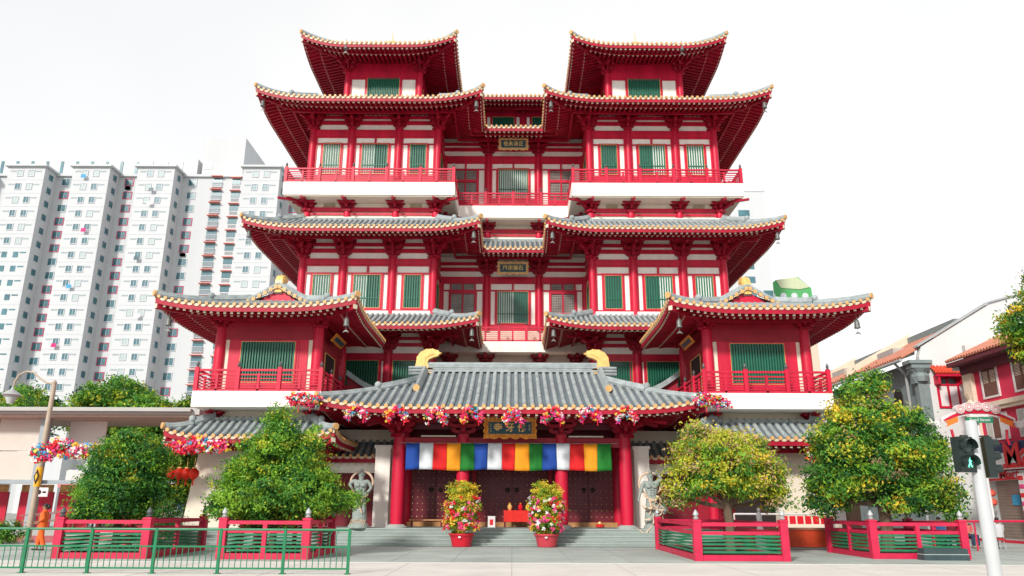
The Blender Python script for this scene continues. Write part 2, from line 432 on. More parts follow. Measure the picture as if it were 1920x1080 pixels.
def railing(p0, p1, z, h=.95, n=4, posts=True, ends=(True, True), name='balcony_railing', fin=True):
    a = Vector((*p0, z)); b = Vector((*p1, z)); d = b-a; m = MB(); f = MB()
    for zz, t in ((h*.92, .09), (h*.72, .06), (.05, .1)): m.beam(a+Vector((0,0,zz)), b+Vector((0,0,zz)), t, t)
    for k in range(4): zz = .17+k*h*.13; m.beam(a+Vector((0,0,zz)), b+Vector((0,0,zz)), .035, .04)
    for k in range(n+1):
        if (k == 0 and not ends[0]) or (k == n and not ends[1]): continue
        p = a+d*k/n; m.box(tuple(p+Vector((0,0,h*.52))), (.17, .17, h*1.04))
        if fin: f.lathe(tuple(p+Vector((0,0,h*1.04))), [(.05, 0), (.075, .03), (.04, .07), (.075, .12), (.06, .18), (.015, .28)], 8)
    for k in range(n):
        p = a+d*(k+.5)/n; m.box(tuple(p+Vector((0,0,h*.4))), (.1, .1, h*.76))
    r = TP(name, m, RED)
    if f.v: TP('finial_trim', f, mat('dark bronze finial', (.10, .09, .09), .5), r, True)
    return r

cols = {}; 
def column(x, y, z, h, r=.21):
    k = (round(h, 2), r)
    if k not in cols: cols[k] = column_proto(h, r)
    return part(cols[k], temple, at((x, y, z)))
br = bracket_proto(1.2, .95, 1.35, 3)
brs = bracket_proto(.62, .95, 1.1, 2)
def bracket(x, y, z, rz=0, s=(1,1,1), proto=None): return part(proto or br, temple, at((x, y, z)), rz, s)

def facade(P, u, bays, z, zt, frieze=True, sill=True, win_z=None, gap=True):
    """P origin, u direction along wall; bays [(a0, a1, proto, w, h, zwin)]; z dict of levels. builds panels + timber"""
    A = Vector((*P, 0)); u3 = Vector((*u, 0)); n3 = Vector((u[1], -u[0], 0)); rz = math.atan2(u[1], u[0])
    Wm = MB(); T = MB(); M3 = Matrix.Rotation(rz, 3, 'Z')
    def bxx(mb, a0, a1, q0, q1, z0, z1):
        c = A+u3*(a0+a1)/2+n3*(q0+q1)/2+Vector((0,0,(z0+z1)/2)); mb.box(tuple(c), (abs(a1-a0), abs(q1-q0), abs(z1-z0)), M3)
    a_min = min(b[0] for b in bays); a_max = max(b[1] for b in bays)
    bxx(Wm, a_min, a_max, -.2, 0, z['base'], z['top'])
    bxx(T, a_min, a_max, 0, .12, z['beam0'], z['beam1'])
    if 'f2' in z: 
        for zz in z['f2']: bxx(T, a_min, a_max, 0, .1, zz[0], zz[1])
    for a0, a1, pr, ww, hh, wz, tr in bays:
        bxx(T, a0, a1, 0, .07, z['tr0']-.09, z['tr0'])           # rail below the transom
        for e in (a0+.22, a1-.22): bxx(T, e-.045, e+.045, 0, .075, z['base'], z['beam0'])
        bxx(T, a0, a1, 0, .068, z['beam0']-.08, z['beam0'])
        if tr == 2: bxx(T, (a0+a1)/2-.06, (a0+a1)/2+.06, 0, .072, z['tr0'], z['beam0'])
        bxx(T, a0, a1, 0, .065, z['base'], wz-.07)
        if pr is not None:
            c = (a0+a1)/2
            for sg in (-1, 1): bxx(T, c+sg*(ww/2+.02), c+sg*(ww/2+.16), 0, .06, wz-.07, z['tr0']-.09)
            p = A+u3*c+n3*.002; part(pr, temple, at((p.x, p.y, wz)), rz)
    TP('wall', Wm, WHITE); TP('timber_frame', T, RED)

# ---- main towers and recessed centre -----------------------------
XI, XO, YT, YC = 4.65, 12.35, 42.3, 45.9
def P3(): return [(-XO, 56), (-XO, YT), (-XI, YT), (-XI, YC), (XI, YC), (XI, YT), (XO, YT), (XO, 56)]
roof3 = ring(P3(), 2.8, 24.66, 1.5, up=.6)
roof2 = ring(P3(), 2.8, 16.56, 1.5, up=.48)
rl1 = ring([(-XO, 56), (-XO, YT), (-XI, YT), (-XI, YC)], 2.8, 11.0, 1.25, up=.42)
rr1 = ring([(XI, YC), (XI, YT), (XO, YT), (XO, 56)], 2.8, 11.0, 1.25, up=.42)
# flat upper deck over roof 3
m = MB(); m.poly([(-XO-.3, 56, 26.1), (-XO-.3, YT-.3, 26.1), (-XI+.3, YT-.3, 26.1), (-XI+.3, YC-.3, 26.1), (XI-.3, YC-.3, 26.1), (XI-.3, YT-.3, 26.1), (XO+.3, YT-.3, 26.1), (XO+.3, 56, 26.1)])
TP('roof_deck', m, RIDGE)
# windows
wD = [win_proto(1.04, 2.0, 1), win_proto(1.6, 2.0, .5), win_proto(1.0, 2.0, 0), win_proto(1.6, 2.0, -.5)]
wCt = win_proto(1.95, 2.05, 1); wCl = win_proto(1.95, 2.05, .55); dr = door_proto(1.45, 2.9)
wS = win_proto(1.6, 2.0, 0); wA = win_proto(1.85, 2.1, 0)
COLA = [0, 2.4, 5.3, 7.7]
for fl, (zf, zb) in enumerate(((19.94, 24.3), (12.3, 15.92))):
    hi = fl == 0
    if hi: z = dict(base=19.7, top=25.0, beam0=23.48, beam1=23.92, tr0=23.03); wz = 20.98
    else: z = dict(base=12.1, top=16.9, beam0=15.18, beam1=15.54, tr0=14.70); wz = 12.56
    bt = z['beam1']; z['f2'] = [(bt+.38, bt+.62), (bt+.78, bt+.98)]
    for sx in (-1, 1):
        x0 = -XO if sx < 0 else XI
        ks = [wD[0], wD[1], wD[2]] if sx < 0 else [wD[2], wD[3], wD[0]]
        bays = [(COLA[i], COLA[i+1], ks[i], [1.04, 1.6, 1.0][i], 2.0, wz, 2 if i == 1 else 1) for i in range(3)]
        if sx > 0: bays[2] = bays[2][:3]+(1.04,)+bays[2][4:]; bays[0] = bays[0][:3]+(1.0,)+bays[0][4:]
        facade((x0, YT), (1, 0), bays, z, None)
        # inner and outer returns
        if sx < 0:
            facade((-XI, YT), (0, 1), [(0, 3.6, wS, 1.6, 2.0, wz, 2)], z, None)
            facade((-XO, 56), (0, -1), [(0, 4.5, wS, 1.6, 2, wz, 2), (4.5, 9.1, wS, 1.6, 2, wz, 2), (9.1, 13.7, wS, 1.6, 2, wz, 2)], z, None)
        else:
            facade((XI, YC), (0, -1), [(0, 3.6, wS, 1.6, 2.0, wz, 2)], z, None)
            facade((XO, YT), (0, 1), [(0, 4.5, wS, 1.6, 2, wz, 2), (4.5, 9.1, wS, 1.6, 2, wz, 2), (9.1, 13.7, wS, 1.6, 2, wz, 2)], z, None)
        for i, a in enumerate(COLA):
            column(x0+a, YT-.06, z['base'], z['beam1']-z['base'])
            bracket(x0+a, YT-.05, z['beam1'], 0, (1, 1, .98 if hi else 1.0))
        for xx, rz in ((x0+COLA[0], R(-45)), (x0+COLA[3], R(45))): bracket(xx, YT-.05, z['beam1']+.03, rz, (1, 1.5, 1))
        for yy in (46.8, 51.4):
            xx = -XO if sx < 0 else XO; column(xx+sx*.04, yy, z['base'], z['beam1']-z['base']); bracket(xx+sx*.04, yy, z['beam1'], R(-90) if sx < 0 else R(90))
    # centre bays
    cb = [(0, 3.0, dr, 1.45, 2.9, z['base']+.3, 2), (3.0, 6.3, wCt if hi else wCl, 1.95, 2.05, wz-.02, 2), (6.3, 9.3, dr, 1.45, 2.9, z['base']+.3, 2)]
    facade((-XI, YC), (1, 0), cb, z, None)
    for xx in (-1.65, 1.65):
        column(xx, YC-.06, z['base'], z['beam1']-z['base']); bracket(xx, YC-.05, z['beam1'])
    for xx in (-XI+.1, XI-.1): column(xx, YC-.06, z['base'], z['beam1']-z['base'], .2)
# mezzanine under the upper balcony
def slabring(z0, z1, off):
    m = MB(); m.bx(-XO-off, -XI+off, YT-off, 56, z0, z1); m.bx(XI-off, XO+off, YT-off, 56, z0, z1); m.bx(-XI+off-.01, XI-off+.01, YC-off, 50, z0+.001, z1-.001); return m
TP('balcony_slab', slabring(19.13, 19.94, 1.2), WHITE)
TP('slab_lining', slabring(19.06, 19.129, 1.12), CREAM)
m = MB(); m.bx(-XO, -XI, YT, 56, 17.2, 19.1); m.bx(XI, XO, YT, 56, 17.2, 19.1); m.bx(-XI-.01, XI+.01, YC, 50, 17.2, 19.09); TP('wall', m, CREAM)
def base_belt(z0, z1, th=.1):
    m = MB()
    for sx in (-1, 1):
        xa, xb = (-XO, -XI) if sx < 0 else (XI, XO)
        m.bx(xa-th, xb+th, YT-th, YT, z0, z1); m.bx(xa-th if sx > 0 else xb, xa if sx > 0 else xb+th, YT, YC-th, z0, z1)
        m.bx((xa-th) if sx < 0 else xb, xa if sx < 0 else xb+th, YT, 56, z0, z1)
    m.bx(-XI, XI, YC-th, YC, z0, z1); return m
TP('timber_frame', base_belt(18.3, 18.42), RED); TP('timber_frame', base_belt(18.5, 18.76, .12), RED)
TP('wall', base_belt(17.6, 18.16, .06), WHITE)
for sx in (-1, 1):
    x0 = -XO if sx < 0 else XI
    for a in COLA: column(x0+a, YT-.06, 18.12, .46, .2); bracket(x0+a, YT-.05, 18.5, 0, (1, 1, 1), brs)
    for xx, rz in ((x0, R(-45)), (x0+7.7, R(45))): bracket(xx, YT-.05, 18.49, rz, (1, 1.3, 1), brs)
    bracket(-sx*0+sx*XI, YT+1.8, 18.49, R(90) if sx < 0 else R(-90), (1,1,1), brs)
for xx in (-1.65, 1.65): column(xx, YC-.06, 18.12, .46, .2); bracket(xx, YC-.05, 18.5, 0, (1,1,1), brs)
# small louvre vents
for a in (1.3, 6.5):
    for sx in (-1, 1):
        x0 = -XO if sx < 0 else XI
        v = MB(); v.bx(x0+a-.35, x0+a+.35, YT-.03, YT, 18.82, 18.84)
        for k in range(4): v.bx(x0+a-.35, x0+a+.35, YT-.05, YT, 18.78+k*.07, 18.81+k*.07)
        TP('louvre_vent', v, mat('vent', (.45, .36, .24), .7))
TP('roof_curb', base_belt(17.75, 18.02, .34), RIDGE); TP('wall_band', base_belt(18.02, 18.12, .22), WHITE)
for sx in (-1, 1):
    xa, xb = (-XO, -XI) if sx < 0 else (XI, XO)
    TP('roof_curb', MB().bx(xa-.34, xb+.34, YT-.34, YT, 11.85, 12.12), RIDGE); TP('wall_band', MB().bx(xa-.22, xb+.22, YT-.22, YT, 12.12, 12.36), WHITE)
# balcony railings upper
YB = YT-1.12
for sx in (-1, 1):
    xa, xb = (-XO-1.12, -XI+1.12) if sx < 0 else (XI-1.12, XO+1.12)
    railing((xa, YB), (xb, YB), 19.94, .95, 5)
    xi = xb if sx < 0 else xa; railing((xi, YB), (xi, YC-1.12), 19.94, .95, 2, ends=(False, False))
    xo_ = xa if sx < 0 else xb; railing((xo_, YB), (xo_, 55), 19.94, .95, 6, ends=(False, False))
railing((-XI+1.12, YC-1.12), (XI-1.12, YC-1.12), 19.94, .95, 4)
# lower centre balcony
m = MB(); m.bx(-XI, XI, YC-1.2, 50, 10.5, 11.15); TP('balcony_slab', m, WHITE)
railing((-XI+.5, YC-1.12), (XI-.5, YC-1.12), 11.15, .95, 5)
m = MB(); m.bx(-XI, XI, YC, 50, 5, 12.4); TP('wall', m, CREAM)
for xx in (-3.9, -1.65, 1.65, 3.9): bracket(xx, YC-.05, 9.87, 0, (1,1,1), brs)
# storey A
z = dict(base=.2, top=11.3, beam0=9.55, beam1=9.9, tr0=9.62, f2=[(10.3, 10.5), (10.68, 10.85)])
for sx in (-1, 1):
    x0 = -XO if sx < 0 else XI
    facade((x0, YT), (1, 0), [(0, 2.4, wA, 1.5, 2.1, 7.4, 1), (2.4, 5.3, wA, 1.85, 2.1, 7.4, 1), (5.3, 7.7, wA, 1.85, 2.1, 7.4, 1)], z, None)
    facade((-XI, YT) if sx < 0 else (XI, YC), (0, 1) if sx < 0 else (0, -1), [(0, 3.6, wS, 1.6, 2, 7.4, 1)], z, None)
    facade((-XO, 56) if sx < 0 else (XO, YT), (0, -1) if sx < 0 else (0, 1), [(0, 6.8, wS, 1.6, 2, 7.4, 1), (6.8, 13.7, wS, 1.6, 2, 7.4, 1)], z, None)
    for a in COLA: column(x0+a, YT-.06, .2, 9.7, .24); bracket(x0+a, YT-.05, 9.9, 0, (1, 1, .98))
    for xx, rz in ((x0, R(-45)), (x0+7.7, R(45))): bracket(xx, YT-.05, 9.93, rz, (1, 1.5, .95))
    # back filling volume, gives the storeys depth
    m = MB(); m.bx(x0+.25, x0+7.45, YT+.3, 55.9, .2, 26.0); TP('wall', m, WHITE)
m = MB(); m.bx(-XI, XI, YC+.25, 55.9, .2, 25.8); TP('wall', m, WHITE)
# ---- top pavilions ----------------------------------------------
wE = win_proto(2.1, 2.6, 0, .11, rail=False); wF = win_proto(1.6, 1.9, 0, .11)
for sx in (-1, 1):
    cx = 8.5*sx; hx = 2.35; y0 = 43.8
    zE = dict(base=25.9, top=30.1, beam0=28.5, beam1=28.95, tr0=28.5)
    for P, u, wd in (((cx-hx, y0), (1, 0), 4.7), ((cx+hx, y0), (0, 1), 4.7), ((cx-hx, y0+4.7), (0, -1), 4.7), ((cx+hx, y0+4.7), (-1, 0), 4.7)):
        facade(P, u, [(0, wd, wE, 2.1, 2.6, 25.95, 1)], zE, None)
    m = MB(); m.bx(cx-hx, cx+hx, y0-.07, y0, 28.95, 29.75); m.bx(cx-hx-.07, cx-hx, y0, y0+4.7, 28.95, 29.75); m.bx(cx+hx, cx+hx+.07, y0, y0+4.7, 28.95, 29.75); TP('frieze_board', m, RED)
    for xx in (cx-hx, cx+hx):
        for yy in (y0-.04, y0+4.7): column(xx, yy, 25.9, 3.05, .21)
    for xx, rz in ((cx-hx, R(-45)), (cx+hx, R(45))): 
        bracket(xx, y0, 28.85, rz, (1, 1.35, .95)); bracket(xx, y0, 28.87, 0, (.8, .8, .92)); bracket(xx, y0, 28.89, R(-90) if xx < cx else R(90), (.8, .8, .9))
    yc = y0+2.35
    ring([(cx-.2, yc+.2), (cx-.2, yc-.2), (cx+.2, yc-.2), (cx+.2, yc+.2)], 4.65, 29.5, 2.6, up=.65, Lu=3.0, closed=True, pw=1.3, sr=.22)
    m = MB(); m.lathe((cx, yc, 31.75), [(.5, 0), (.6, .2), (.35, .3), (.3, .36), (.6, .5), (.66, .72), (.45, .9), (.15, 1.0), (.04, 1.1), (.025, 1.7), (.01, 1.9)], 14)
    TP('roof_finial', m, GOLD, None, True)
# centre top hall
zF = dict(base=25.5, top=30.2, beam0=29.2, beam1=29.5, tr0=29.22)
facade((-8, 50), (1, 0), [(-.0+i*2.9, 2.9+i*2.9, wF, 1.6, 1.9, 27.2, 1) for i in range(5)][:5], zF, None)
TP('wall', MB().bx(-8, 8, 50.25, 55.9, 25.5, 30.0), WHITE)
m = MB(); m.bx(-8, 8, 49.9, 50, 29.5, 30.1); TP('frieze_board', m, RED)
for i in range(6):
    column(-8+i*2.9, 49.95, 25.6, 3.8, .2); bracket(-8+i*2.9, 49.95, 29.2, 0, (.8, .8, .8))
ring([(-8, 50), (8, 50)], 2.6, 29.4, 1.2)
# ---- front porch --------------------------------------------------
def extend_roof(): pass
PW, PO = 4.6, 3.9
YR = 38.5; YP = 36.9
porch = ring([(-PW, 41.0), (-PW, YP), (PW, YP), (PW, 41.0)], PO, 5.75, 1.66, up=.36, Lu=3.6, sp=.35, ext={1: 1.6}, sr=.12, pw=1.1, name='porch_roof')
# the ring's own slope goes on to the ridge over the middle: back slope and gable ends
ZR = 5.75+1.97-0; 
zr = 5.75+1.66*((PO+1.6)/PO)**1.1
m = MB(); m.quad((-PW-.25, YP-1.6*0+1.6, zr), (PW+.25, YP+1.6, zr), (PW+.25, 41.9, 6.2), (-PW-.25, 41.9, 6.2))
for sg in (-1, 1): m.poly([(sg*(PW-.35), YP, 7.3), (sg*(PW-.35), YP+1.6, zr-.05), (sg*(PW-.35), YP+3.2, 7.3)])
TP('rear_slope', m, PAN)
m = MB(); yr = YP+1.6
for k, (hh, ww) in enumerate(((.11, .40), (.10, .34), (.10, .38), (.09, .30))):
    zz = zr+.02+sum((.11, .10, .10, .09)[:k]); m.bx(-4.35, 4.35, yr-ww/2, yr+ww/2, zz, zz+hh-.015)
m.tube([(-4.4, yr, zr+.44), (4.4, yr, zr+.44)], .10, 8)
TP('main_ridge', m, RIDGE)
owl = [(0,0),(.9,0),(.86,.18),(.62,.32),(.53,.50),(.58,.66),(.80,.76),(1.0,.82),(1.14,.98),(1.0,1.09),(.75,1.17),(.45,1.15),(.19,1.01),(.03,.78),(-.02,.4)]
owl_i = [(.10,.06),(.55,.06),(.46,.28),(.40,.50),(.45,.72),(.66,.86),(.86,.93),(.72,1.07),(.45,1.06),(.24,.93),(.12,.7)]
def owl_part(cx, cy, z, fx, fy, s=1.0, th=.34):
    """gilded curled ridge-end ornament, beak towards (fx, fy)"""
    ux = Vector((fx, fy, 0)); un = Vector((-fy, fx, 0)); m = MB()
    m.prism([(x*s, y*s) for x, y in owl], (cx, cy, z), ux, Z_, un, th)
    m.prism([(x*s, y*s) for x, y in owl_i], (cx, cy, z), ux, Z_, un, th+.08)
    for k in range(7):   # raised spine studs
        x, y = owl[14-k]; p = Vector((cx, cy, z))+ux*x*s+Vector((0,0,y*s)); m.ball(tuple(p), .05*s, 6, 4)
    return TP('ridge_ornament', m, GOLD, None, False)
for sg in (-1, 1):
    owl_part(sg*4.95, yr, zr-.05, -sg, 0, 1.08, .34)
    # descending ridges on the front slope
    pts = []
    for k in range(7):
        d = PO+1.55-k*(1.55+1.75)/6; pts.append((sg*4.52, YP+PO*0+PO-PO-(d-PO)*-1, 5.75+1.66*(d/PO)**1.1+.2))
    pts = [(sg*4.5, 33.0+(PO+1.55-k*3.1/6), 5.75+1.66*((PO+1.55-k*3.1/6)/PO)**1.1+.16) for k in range(7)]
    m = MB(); m.tube(pts, .17, 8); m.tube([(p[0], p[1], p[2]+.14) for p in pts], .12, 6); TP('descending_ridge', m, RIDGE, None, True)
    p = pts[-1]; m = MB(); m.tube([(p[0], p[1]-.06, p[2]+.05), (p[0], p[1]-.16, p[2]+.04)], .16, 12); TP('ridge_end_trim', m, TEND)
    m = MB(); 
    for k in range(3): m.tube([(sg*4.6, yr-.3, zr-.1+k*.16), (sg*5.3, yr-.3, zr-.12+k*.16)], .08, 8)
    TP('gable_ridge', m, RIDGE)
# columns, beams, brackets
PCX = [-5.19, -2.25, 2.25, 5.19]
pc = column_proto(3.95, .30)
for x in PCX:
    part(pc, temple, at((x, 35.5, .80)))
    m = MB(); m.lathe((x, 35.5, .65), [(.5, 0), (.5, .03), (.36, .13), (.33, .15)], 20); TP('column_base', m, STONE, None, True)
for yy in (38.2,):
    for x in (-5.19, 5.19): column(x, yy, .65, 4.1, .26)
m = MB(); m.bx(-5.19, 5.19, 35.38, 35.62, 4.2, 4.62); m.bx(-5.3, -5.08, 35.5, 41, 4.2, 4.6); m.bx(5.08, 5.3, 35.5, 41, 4.2, 4.6)
m.bx(-5.25, 5.25, 35.36, 35.64, 5.32, 5.5)
TP('porch_beam', m, DRED)
pb = bracket_proto(.95, 1.0, 1.7, 3, 'porch_bracket')
for x in PCX: part(pb, temple, at((x, 35.5, 4.62)))
for x, rz in ((-5.19, R(-45)), (5.19, R(45))): part(pb, temple, at((x, 35.5, 4.64)), rz, (1, 1.5, 1))
for x, rz in ((-5.19, R(-90)), (5.19, R(90))): part(pb, temple, at((x, 35.5, 4.66)), rz); part(pb, temple, at((x, 38.2, 4.66)), rz)
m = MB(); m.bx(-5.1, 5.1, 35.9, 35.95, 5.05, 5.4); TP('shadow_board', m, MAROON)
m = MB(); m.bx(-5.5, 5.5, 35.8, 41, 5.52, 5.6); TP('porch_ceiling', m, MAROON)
TP('pale_strip', MB().bx(-4.2, -2.6, 35.37, 35.46, 4.66, 4.72).bx(2.6, 4.2, 35.37, 35.46, 4.66, 4.72), CREAM)
# gate wall with three pairs of studded doors
TP('gate_wall', MB().bx(-5.9, 5.9, 38.3, 38.6, .6, 5.5), MAROON)
BRASS = mat('brass stud', (.55, .38, .2), .4, metal=.6)
for cx, wd in ((-3.72, 2.5), (0, 3.5), (3.72, 2.5)):
    f = MB(); f.bx(cx-wd/2-.22, cx-wd/2, 38.08, 38.3, .65, 3.9); f.bx(cx+wd/2, cx+wd/2+.22, 38.08, 38.3, .65, 3.9); f.bx(cx-wd/2, cx+wd/2, 38.09, 38.3, 3.7, 3.95)
    TP('door_frame', f, DRED)
    TP('threshold', MB().bx(cx-wd/2-.1, cx+wd/2+.1, 37.95, 38.25, .65, .86), mat('golden wood', (.45, .22, .08), .5, .3, 3))
    for sg in (-1, 1):
        x0, x1 = (cx-wd/2+.01, cx-.012) if sg < 0 else (cx+.012, cx+wd/2-.01)
        d = TP('studded_door', MB().bx(x0, x1, 38.18, 38.28, .86, 3.7), mat('studded door red', (.13, .007, .018), .4, .2, 2))
        s = MB()
        nx = 5 if wd < 3 else 6
        for i in range(nx):
            for j in range(9): s.ball((x0+(x1-x0)*(i+.5)/nx, 38.17, 1.1+j*.3), .033, 6, 4)
        TP('brass_studding', s, BRASS, d)
        hx = cx+sg*.22; h = MB(); h.lathe((0,0,0), [(.001, 0), (.12, .0), (.1, .05), (.02, .09)], 12)
        h.v = [(hx+p[0], 38.17-p[2], 2.35+p[1]) for p in h.v]; TP('door_knocker', h, mat('dark bronze', (.05, .035, .03), .4, metal=.5), d)
# signboards -------------------------------------------------------
def cloud(w, h, nb, amp, t):
    """scalloped frame outline"""
    pts = []
    for (ax, ay), (bx_, by), n in (((-w, -h), (w, -h), nb), ((w, -h), (w, h), 2), ((w, h), (-w, h), nb), ((-w, h), (-w, -h), 2)):
        d = Vector((bx_-ax, by-ay)); nn = Vector((d.y, -d.x)).normalized()
        for k in range(n*6):
            s = k/(n*6); b = abs(math.sin(math.pi*s*n)); p = Vector((ax, ay))+d*s+nn*(t+amp*(b-.5)); 
            if k == 0: p = Vector((ax, ay))*1.0+Vector((math.copysign(t*1.2, ax), math.copysign(t*1.1, ay)))
            pts.append((p.x, p.y))
    return pts
def signboard(c, w, h, txt, size, tilt, fm, nb, t, sx=1.0, side=True):
    c = Vector(c); ux = Vector(X_); uz = Vector((0, -math.sin(tilt), math.cos(tilt))); un = Vector((0, -math.cos(tilt), -math.sin(tilt)))
    fr = TP('signboard', MB().prism(cloud(w, h, nb, t*.45, t), c, ux, uz, un, .08), fm)
    cv = MB()
    r2 = random.Random(3)
    for k in range(90):
        a = r2.uniform(0, 4); s = r2.uniform(-1, 1)
        x, y = ((s*w*1.1, h+t*.45) if a < 1 else (s*w*1.1, -h-t*.45) if a < 2 else (w+t*.45, s*h) if a < 3 else (-w-t*.45, s*h))
        x += r2.uniform(-.3, .3)*t; y += r2.uniform(-.3, .3)*t
        p = c+ux*x+uz*y+un*.04; cv.ball(tuple(p), (t*.2, .03, t*.12), 6, 4)
    TP('carved_relief', cv, fm, fr)
    TP('sign_panel', MB().prism([(-w, -h), (w, -h), (w, h), (-w, h)], c+un*.03, ux, uz, un, .05), TEAL, fr)
    for k, ch in enumerate(txt):
        x = (k-(len(txt)-1)/2)*size*1.12*sx; q = c+ux*x+un*.07+uz*(-.0)
        TP('lettering', text_mb(ch, size*1.15, q, ux, uz, un, .03, bold=size*.02), GOLD if side else mat('gold letters', (.85,.55,.15), .4), fr)
    if side:
        for x in (-w+.1, w-.1): TP('small_lettering', text_mb('\n'.join('壬午年吉') if x < 0 else '\n'.join('釋迦文'), .1, c+ux*x+un*.06, ux, uz, un, .01), mat('pale gold', (.5, .42, .2), .5), fr)
    return fr
signboard((-.1, 34.75, 5.02), .98, .27, '寺牙佛', .36, R(14), OGOLD, 4, .20, 1.35)
signboard((.0, YC-1.1, 24.32), .80, .24, '住永法正', .27, R(20), mat('pale carved gilt', (.70,.40,.16), .5, .4, 16, .6, bscale=25), 4, .15, 1.08, False)
signboard((.0, YC-1.1, 15.82), .80, .24, '風宗振石', .27, R(16), mat('pale carved gilt', (.80,.50,.26)), 4, .15, 1.08, False)

# ---- side pavilions (bell and drum towers), built as parts --------
wP = win_proto(2.5, 1.9, 0, .125, rail=False); 
for sx in (-1, 1):
    cx = 11.25*sx; hw = 2.25; yf = 34.3; yb = 39.2
    # roof: ring round a narrow ridge block, side slopes rise to the ridge
    kx = 1.35; yg = 35.0; o = 3.05
    rp = ring([(cx-kx, 39.6), (cx-kx, yg), (cx+kx, yg), (cx+kx, 39.6)], o, 10.0, .95, up=.38, Lu=3.4, ext={0: 1.35, 2: 1.35}, sr=.2, pw=1.15, name='pavilion_roof')
    zt = 10.0+.95*((o+1.35)/o)**1.15
    # rear skirt
    ring([(cx+kx, 39.6), (cx-kx, 39.6)], o*.7, 10.25, .7, up=0, hip=False, sr=.2)
    zg = 10.9
    g = MB(); g.prism([(-1.15, -.06), (1.15, -.06), (.55, .32), (0, .66), (-.55, .32)], (cx, yg-.02, zg), X_, Z_, Y_, .06); TP('gable_board', g, RED)
    # gable verge: tile courses with round ends running down each side
    gv = MB(); ge = MB(); gr = MB()
    for sg in (-1, 1):
        pl = [(0, .80), (.35, .58), (.75, .34), (1.15, .12), (1.55, -.06)]
        gr.tube([(cx+sg*a, yg-.16, zg+b+.12) for a, b in pl], .12, 8); gr.tube([(cx+sg*a, yg+.08, zg+b+.22) for a, b in pl], .13, 8)
        for k in range(6):
            t = (k+.35)/6*4; i = int(t); f = t-i; a = pl[i][0]*(1-f)+pl[min(i+1, 4)][0]*f; b = pl[i][1]*(1-f)+pl[min(i+1, 4)][1]*f
            ge.tube([(cx+sg*a, yg-.20, zg+b), (cx+sg*a, yg-.30, zg+b)], .1, 9); gv.beam((cx+sg*(a+.13), yg-.26, zg+b-.12), (cx+sg*(a-.02), yg-.26, zg+b-.02), .05, .04, (0, 1, 0))
    TP('verge_ridge', gr, RIDGE, None, True); TP('tile_end_trim', ge, TEND); TP('drip_trim', gv, DRIP)
    m = MB()
    for k, (hh, ww) in enumerate(((.14, .36), (.12, .30), (.12, .34))):
        z0 = zt-.1+.13*k; m.bx(cx-ww/2, cx+ww/2, yg-.1, 39.8, z0, z0+hh-.012)
    m.tube([(cx, yg-.1, zt+.34), (cx, 39.8, zt+.34)], .11, 8); TP('main_ridge', m, RIDGE)
    owl_part(cx, yg-.2, zt-.05, 0, 1, .82, .33); owl_part(cx, 39.9, zt-.05, 0, -1, .82, .33)
    # body
    T = MB(); Wm = MB()
    Wm.bx(cx-hw, cx+hw, yf, yb, 6.39, 10.2)
    TP('wall', Wm, CREAM)
    T.bx(cx-hw, cx+hw, yf-.08, yf, 8.95, 9.55); T.bx(cx-hw-.08, cx-hw, yf, yb, 8.95, 9.55); T.bx(cx+hw, cx+hw+.08, yf, yb, 8.95, 9.55)
    TP('timber_frame', T, DRED)
    T = MB(); T.bx(cx-hw, cx+hw, yf-.06, yf, 9.55, 10.3); T.bx(cx-hw-.06, cx-hw, yf, yb, 9.55, 10.3); T.bx(cx+hw, cx+hw+.06, yf, yb, 9.55, 10.3)
    TP('frieze_board', T, RED2)
    part(wP, temple, at((cx, yf-.02, 6.95)))
    P_ = MB()
    for sg in (-1, 1):
        P_.bx(cx+sg*1.62-.2, cx+sg*1.62+.2, yf-.05, yf, 6.39, 8.95); P_.bx(cx+sg*1.36-.06, cx+sg*1.36+.06, yf-.07, yf, 6.39, 8.95)
    P_.bx(cx-1.3, cx+1.3, yf-.065, yf, 6.39, 6.88)
    TP('side_panel', P_, RED)
    inner = cx-sx*hw; un = -sx
    q = MB(); q.bx(inner, inner+un*.06, yf+.55, yb-.5, 8.6, 8.95); q.bx(inner, inner+un*.05, yf+.55, yf+1.2, 6.39, 8.6); q.bx(inner, inner+un*.05, yb-1.6, yb-.5, 6.39, 8.6); TP('side_panel', q, DRED)
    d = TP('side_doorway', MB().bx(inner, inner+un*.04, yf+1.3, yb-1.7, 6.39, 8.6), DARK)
    g = MB(); g.bx(inner, inner+un*.07, yf+1.24, yf+1.29, 6.39, 8.6); g.bx(inner, inner+un*.07, yb-1.69, yb-1.64, 6.39, 8.6); g.bx(inner, inner+un*.07, yf+1.24, yb-1.64, 8.6, 8.64); TP('gilt_trim', g, GOLD, d)
    for xx in (cx-hw, cx+hw):
        for yy in (yf, yb): column(xx, yy, 6.39, 3.2, .25)
    for xx, rz in ((cx-hw, R(-45)), (cx+hw, R(45))):
        bracket(xx, yf, 9.5, rz, (.95, 1.5, .62)); bracket(xx, yf, 9.52, 0, (.9, .8, .6)); bracket(xx, yf, 9.54, R(-90) if xx < cx else R(90), (.9, .8, .58))
    # hanging inscribed board under the inner eave
    c = Vector((inner+un*.55, yf+1.7, 9.25)); uz = Vector((un*.62, 0, .78)); b = TP('inner_signboard', MB().prism([(-1.0, -.22), (1.0, -.22), (1.0, .22), (-1.0, .22)], c, Y_, uz, Vector((un*.78, 0, -.62)), .07), OGOLD)
    TP('sign_panel', MB().prism([(-.82, -.1), (.82, -.1), (.82, .1), (-.82, .1)], c+Vector((un*.78, 0, -.62))*.04, Y_, uz, Vector((un*.78, 0, -.62)), .04), TEAL, b)
    # balcony slab and rails
    xo, xi = cx+sx*2.75, cx-sx*2.88
    xa, xb = min(xo, xi), max(xo, xi)
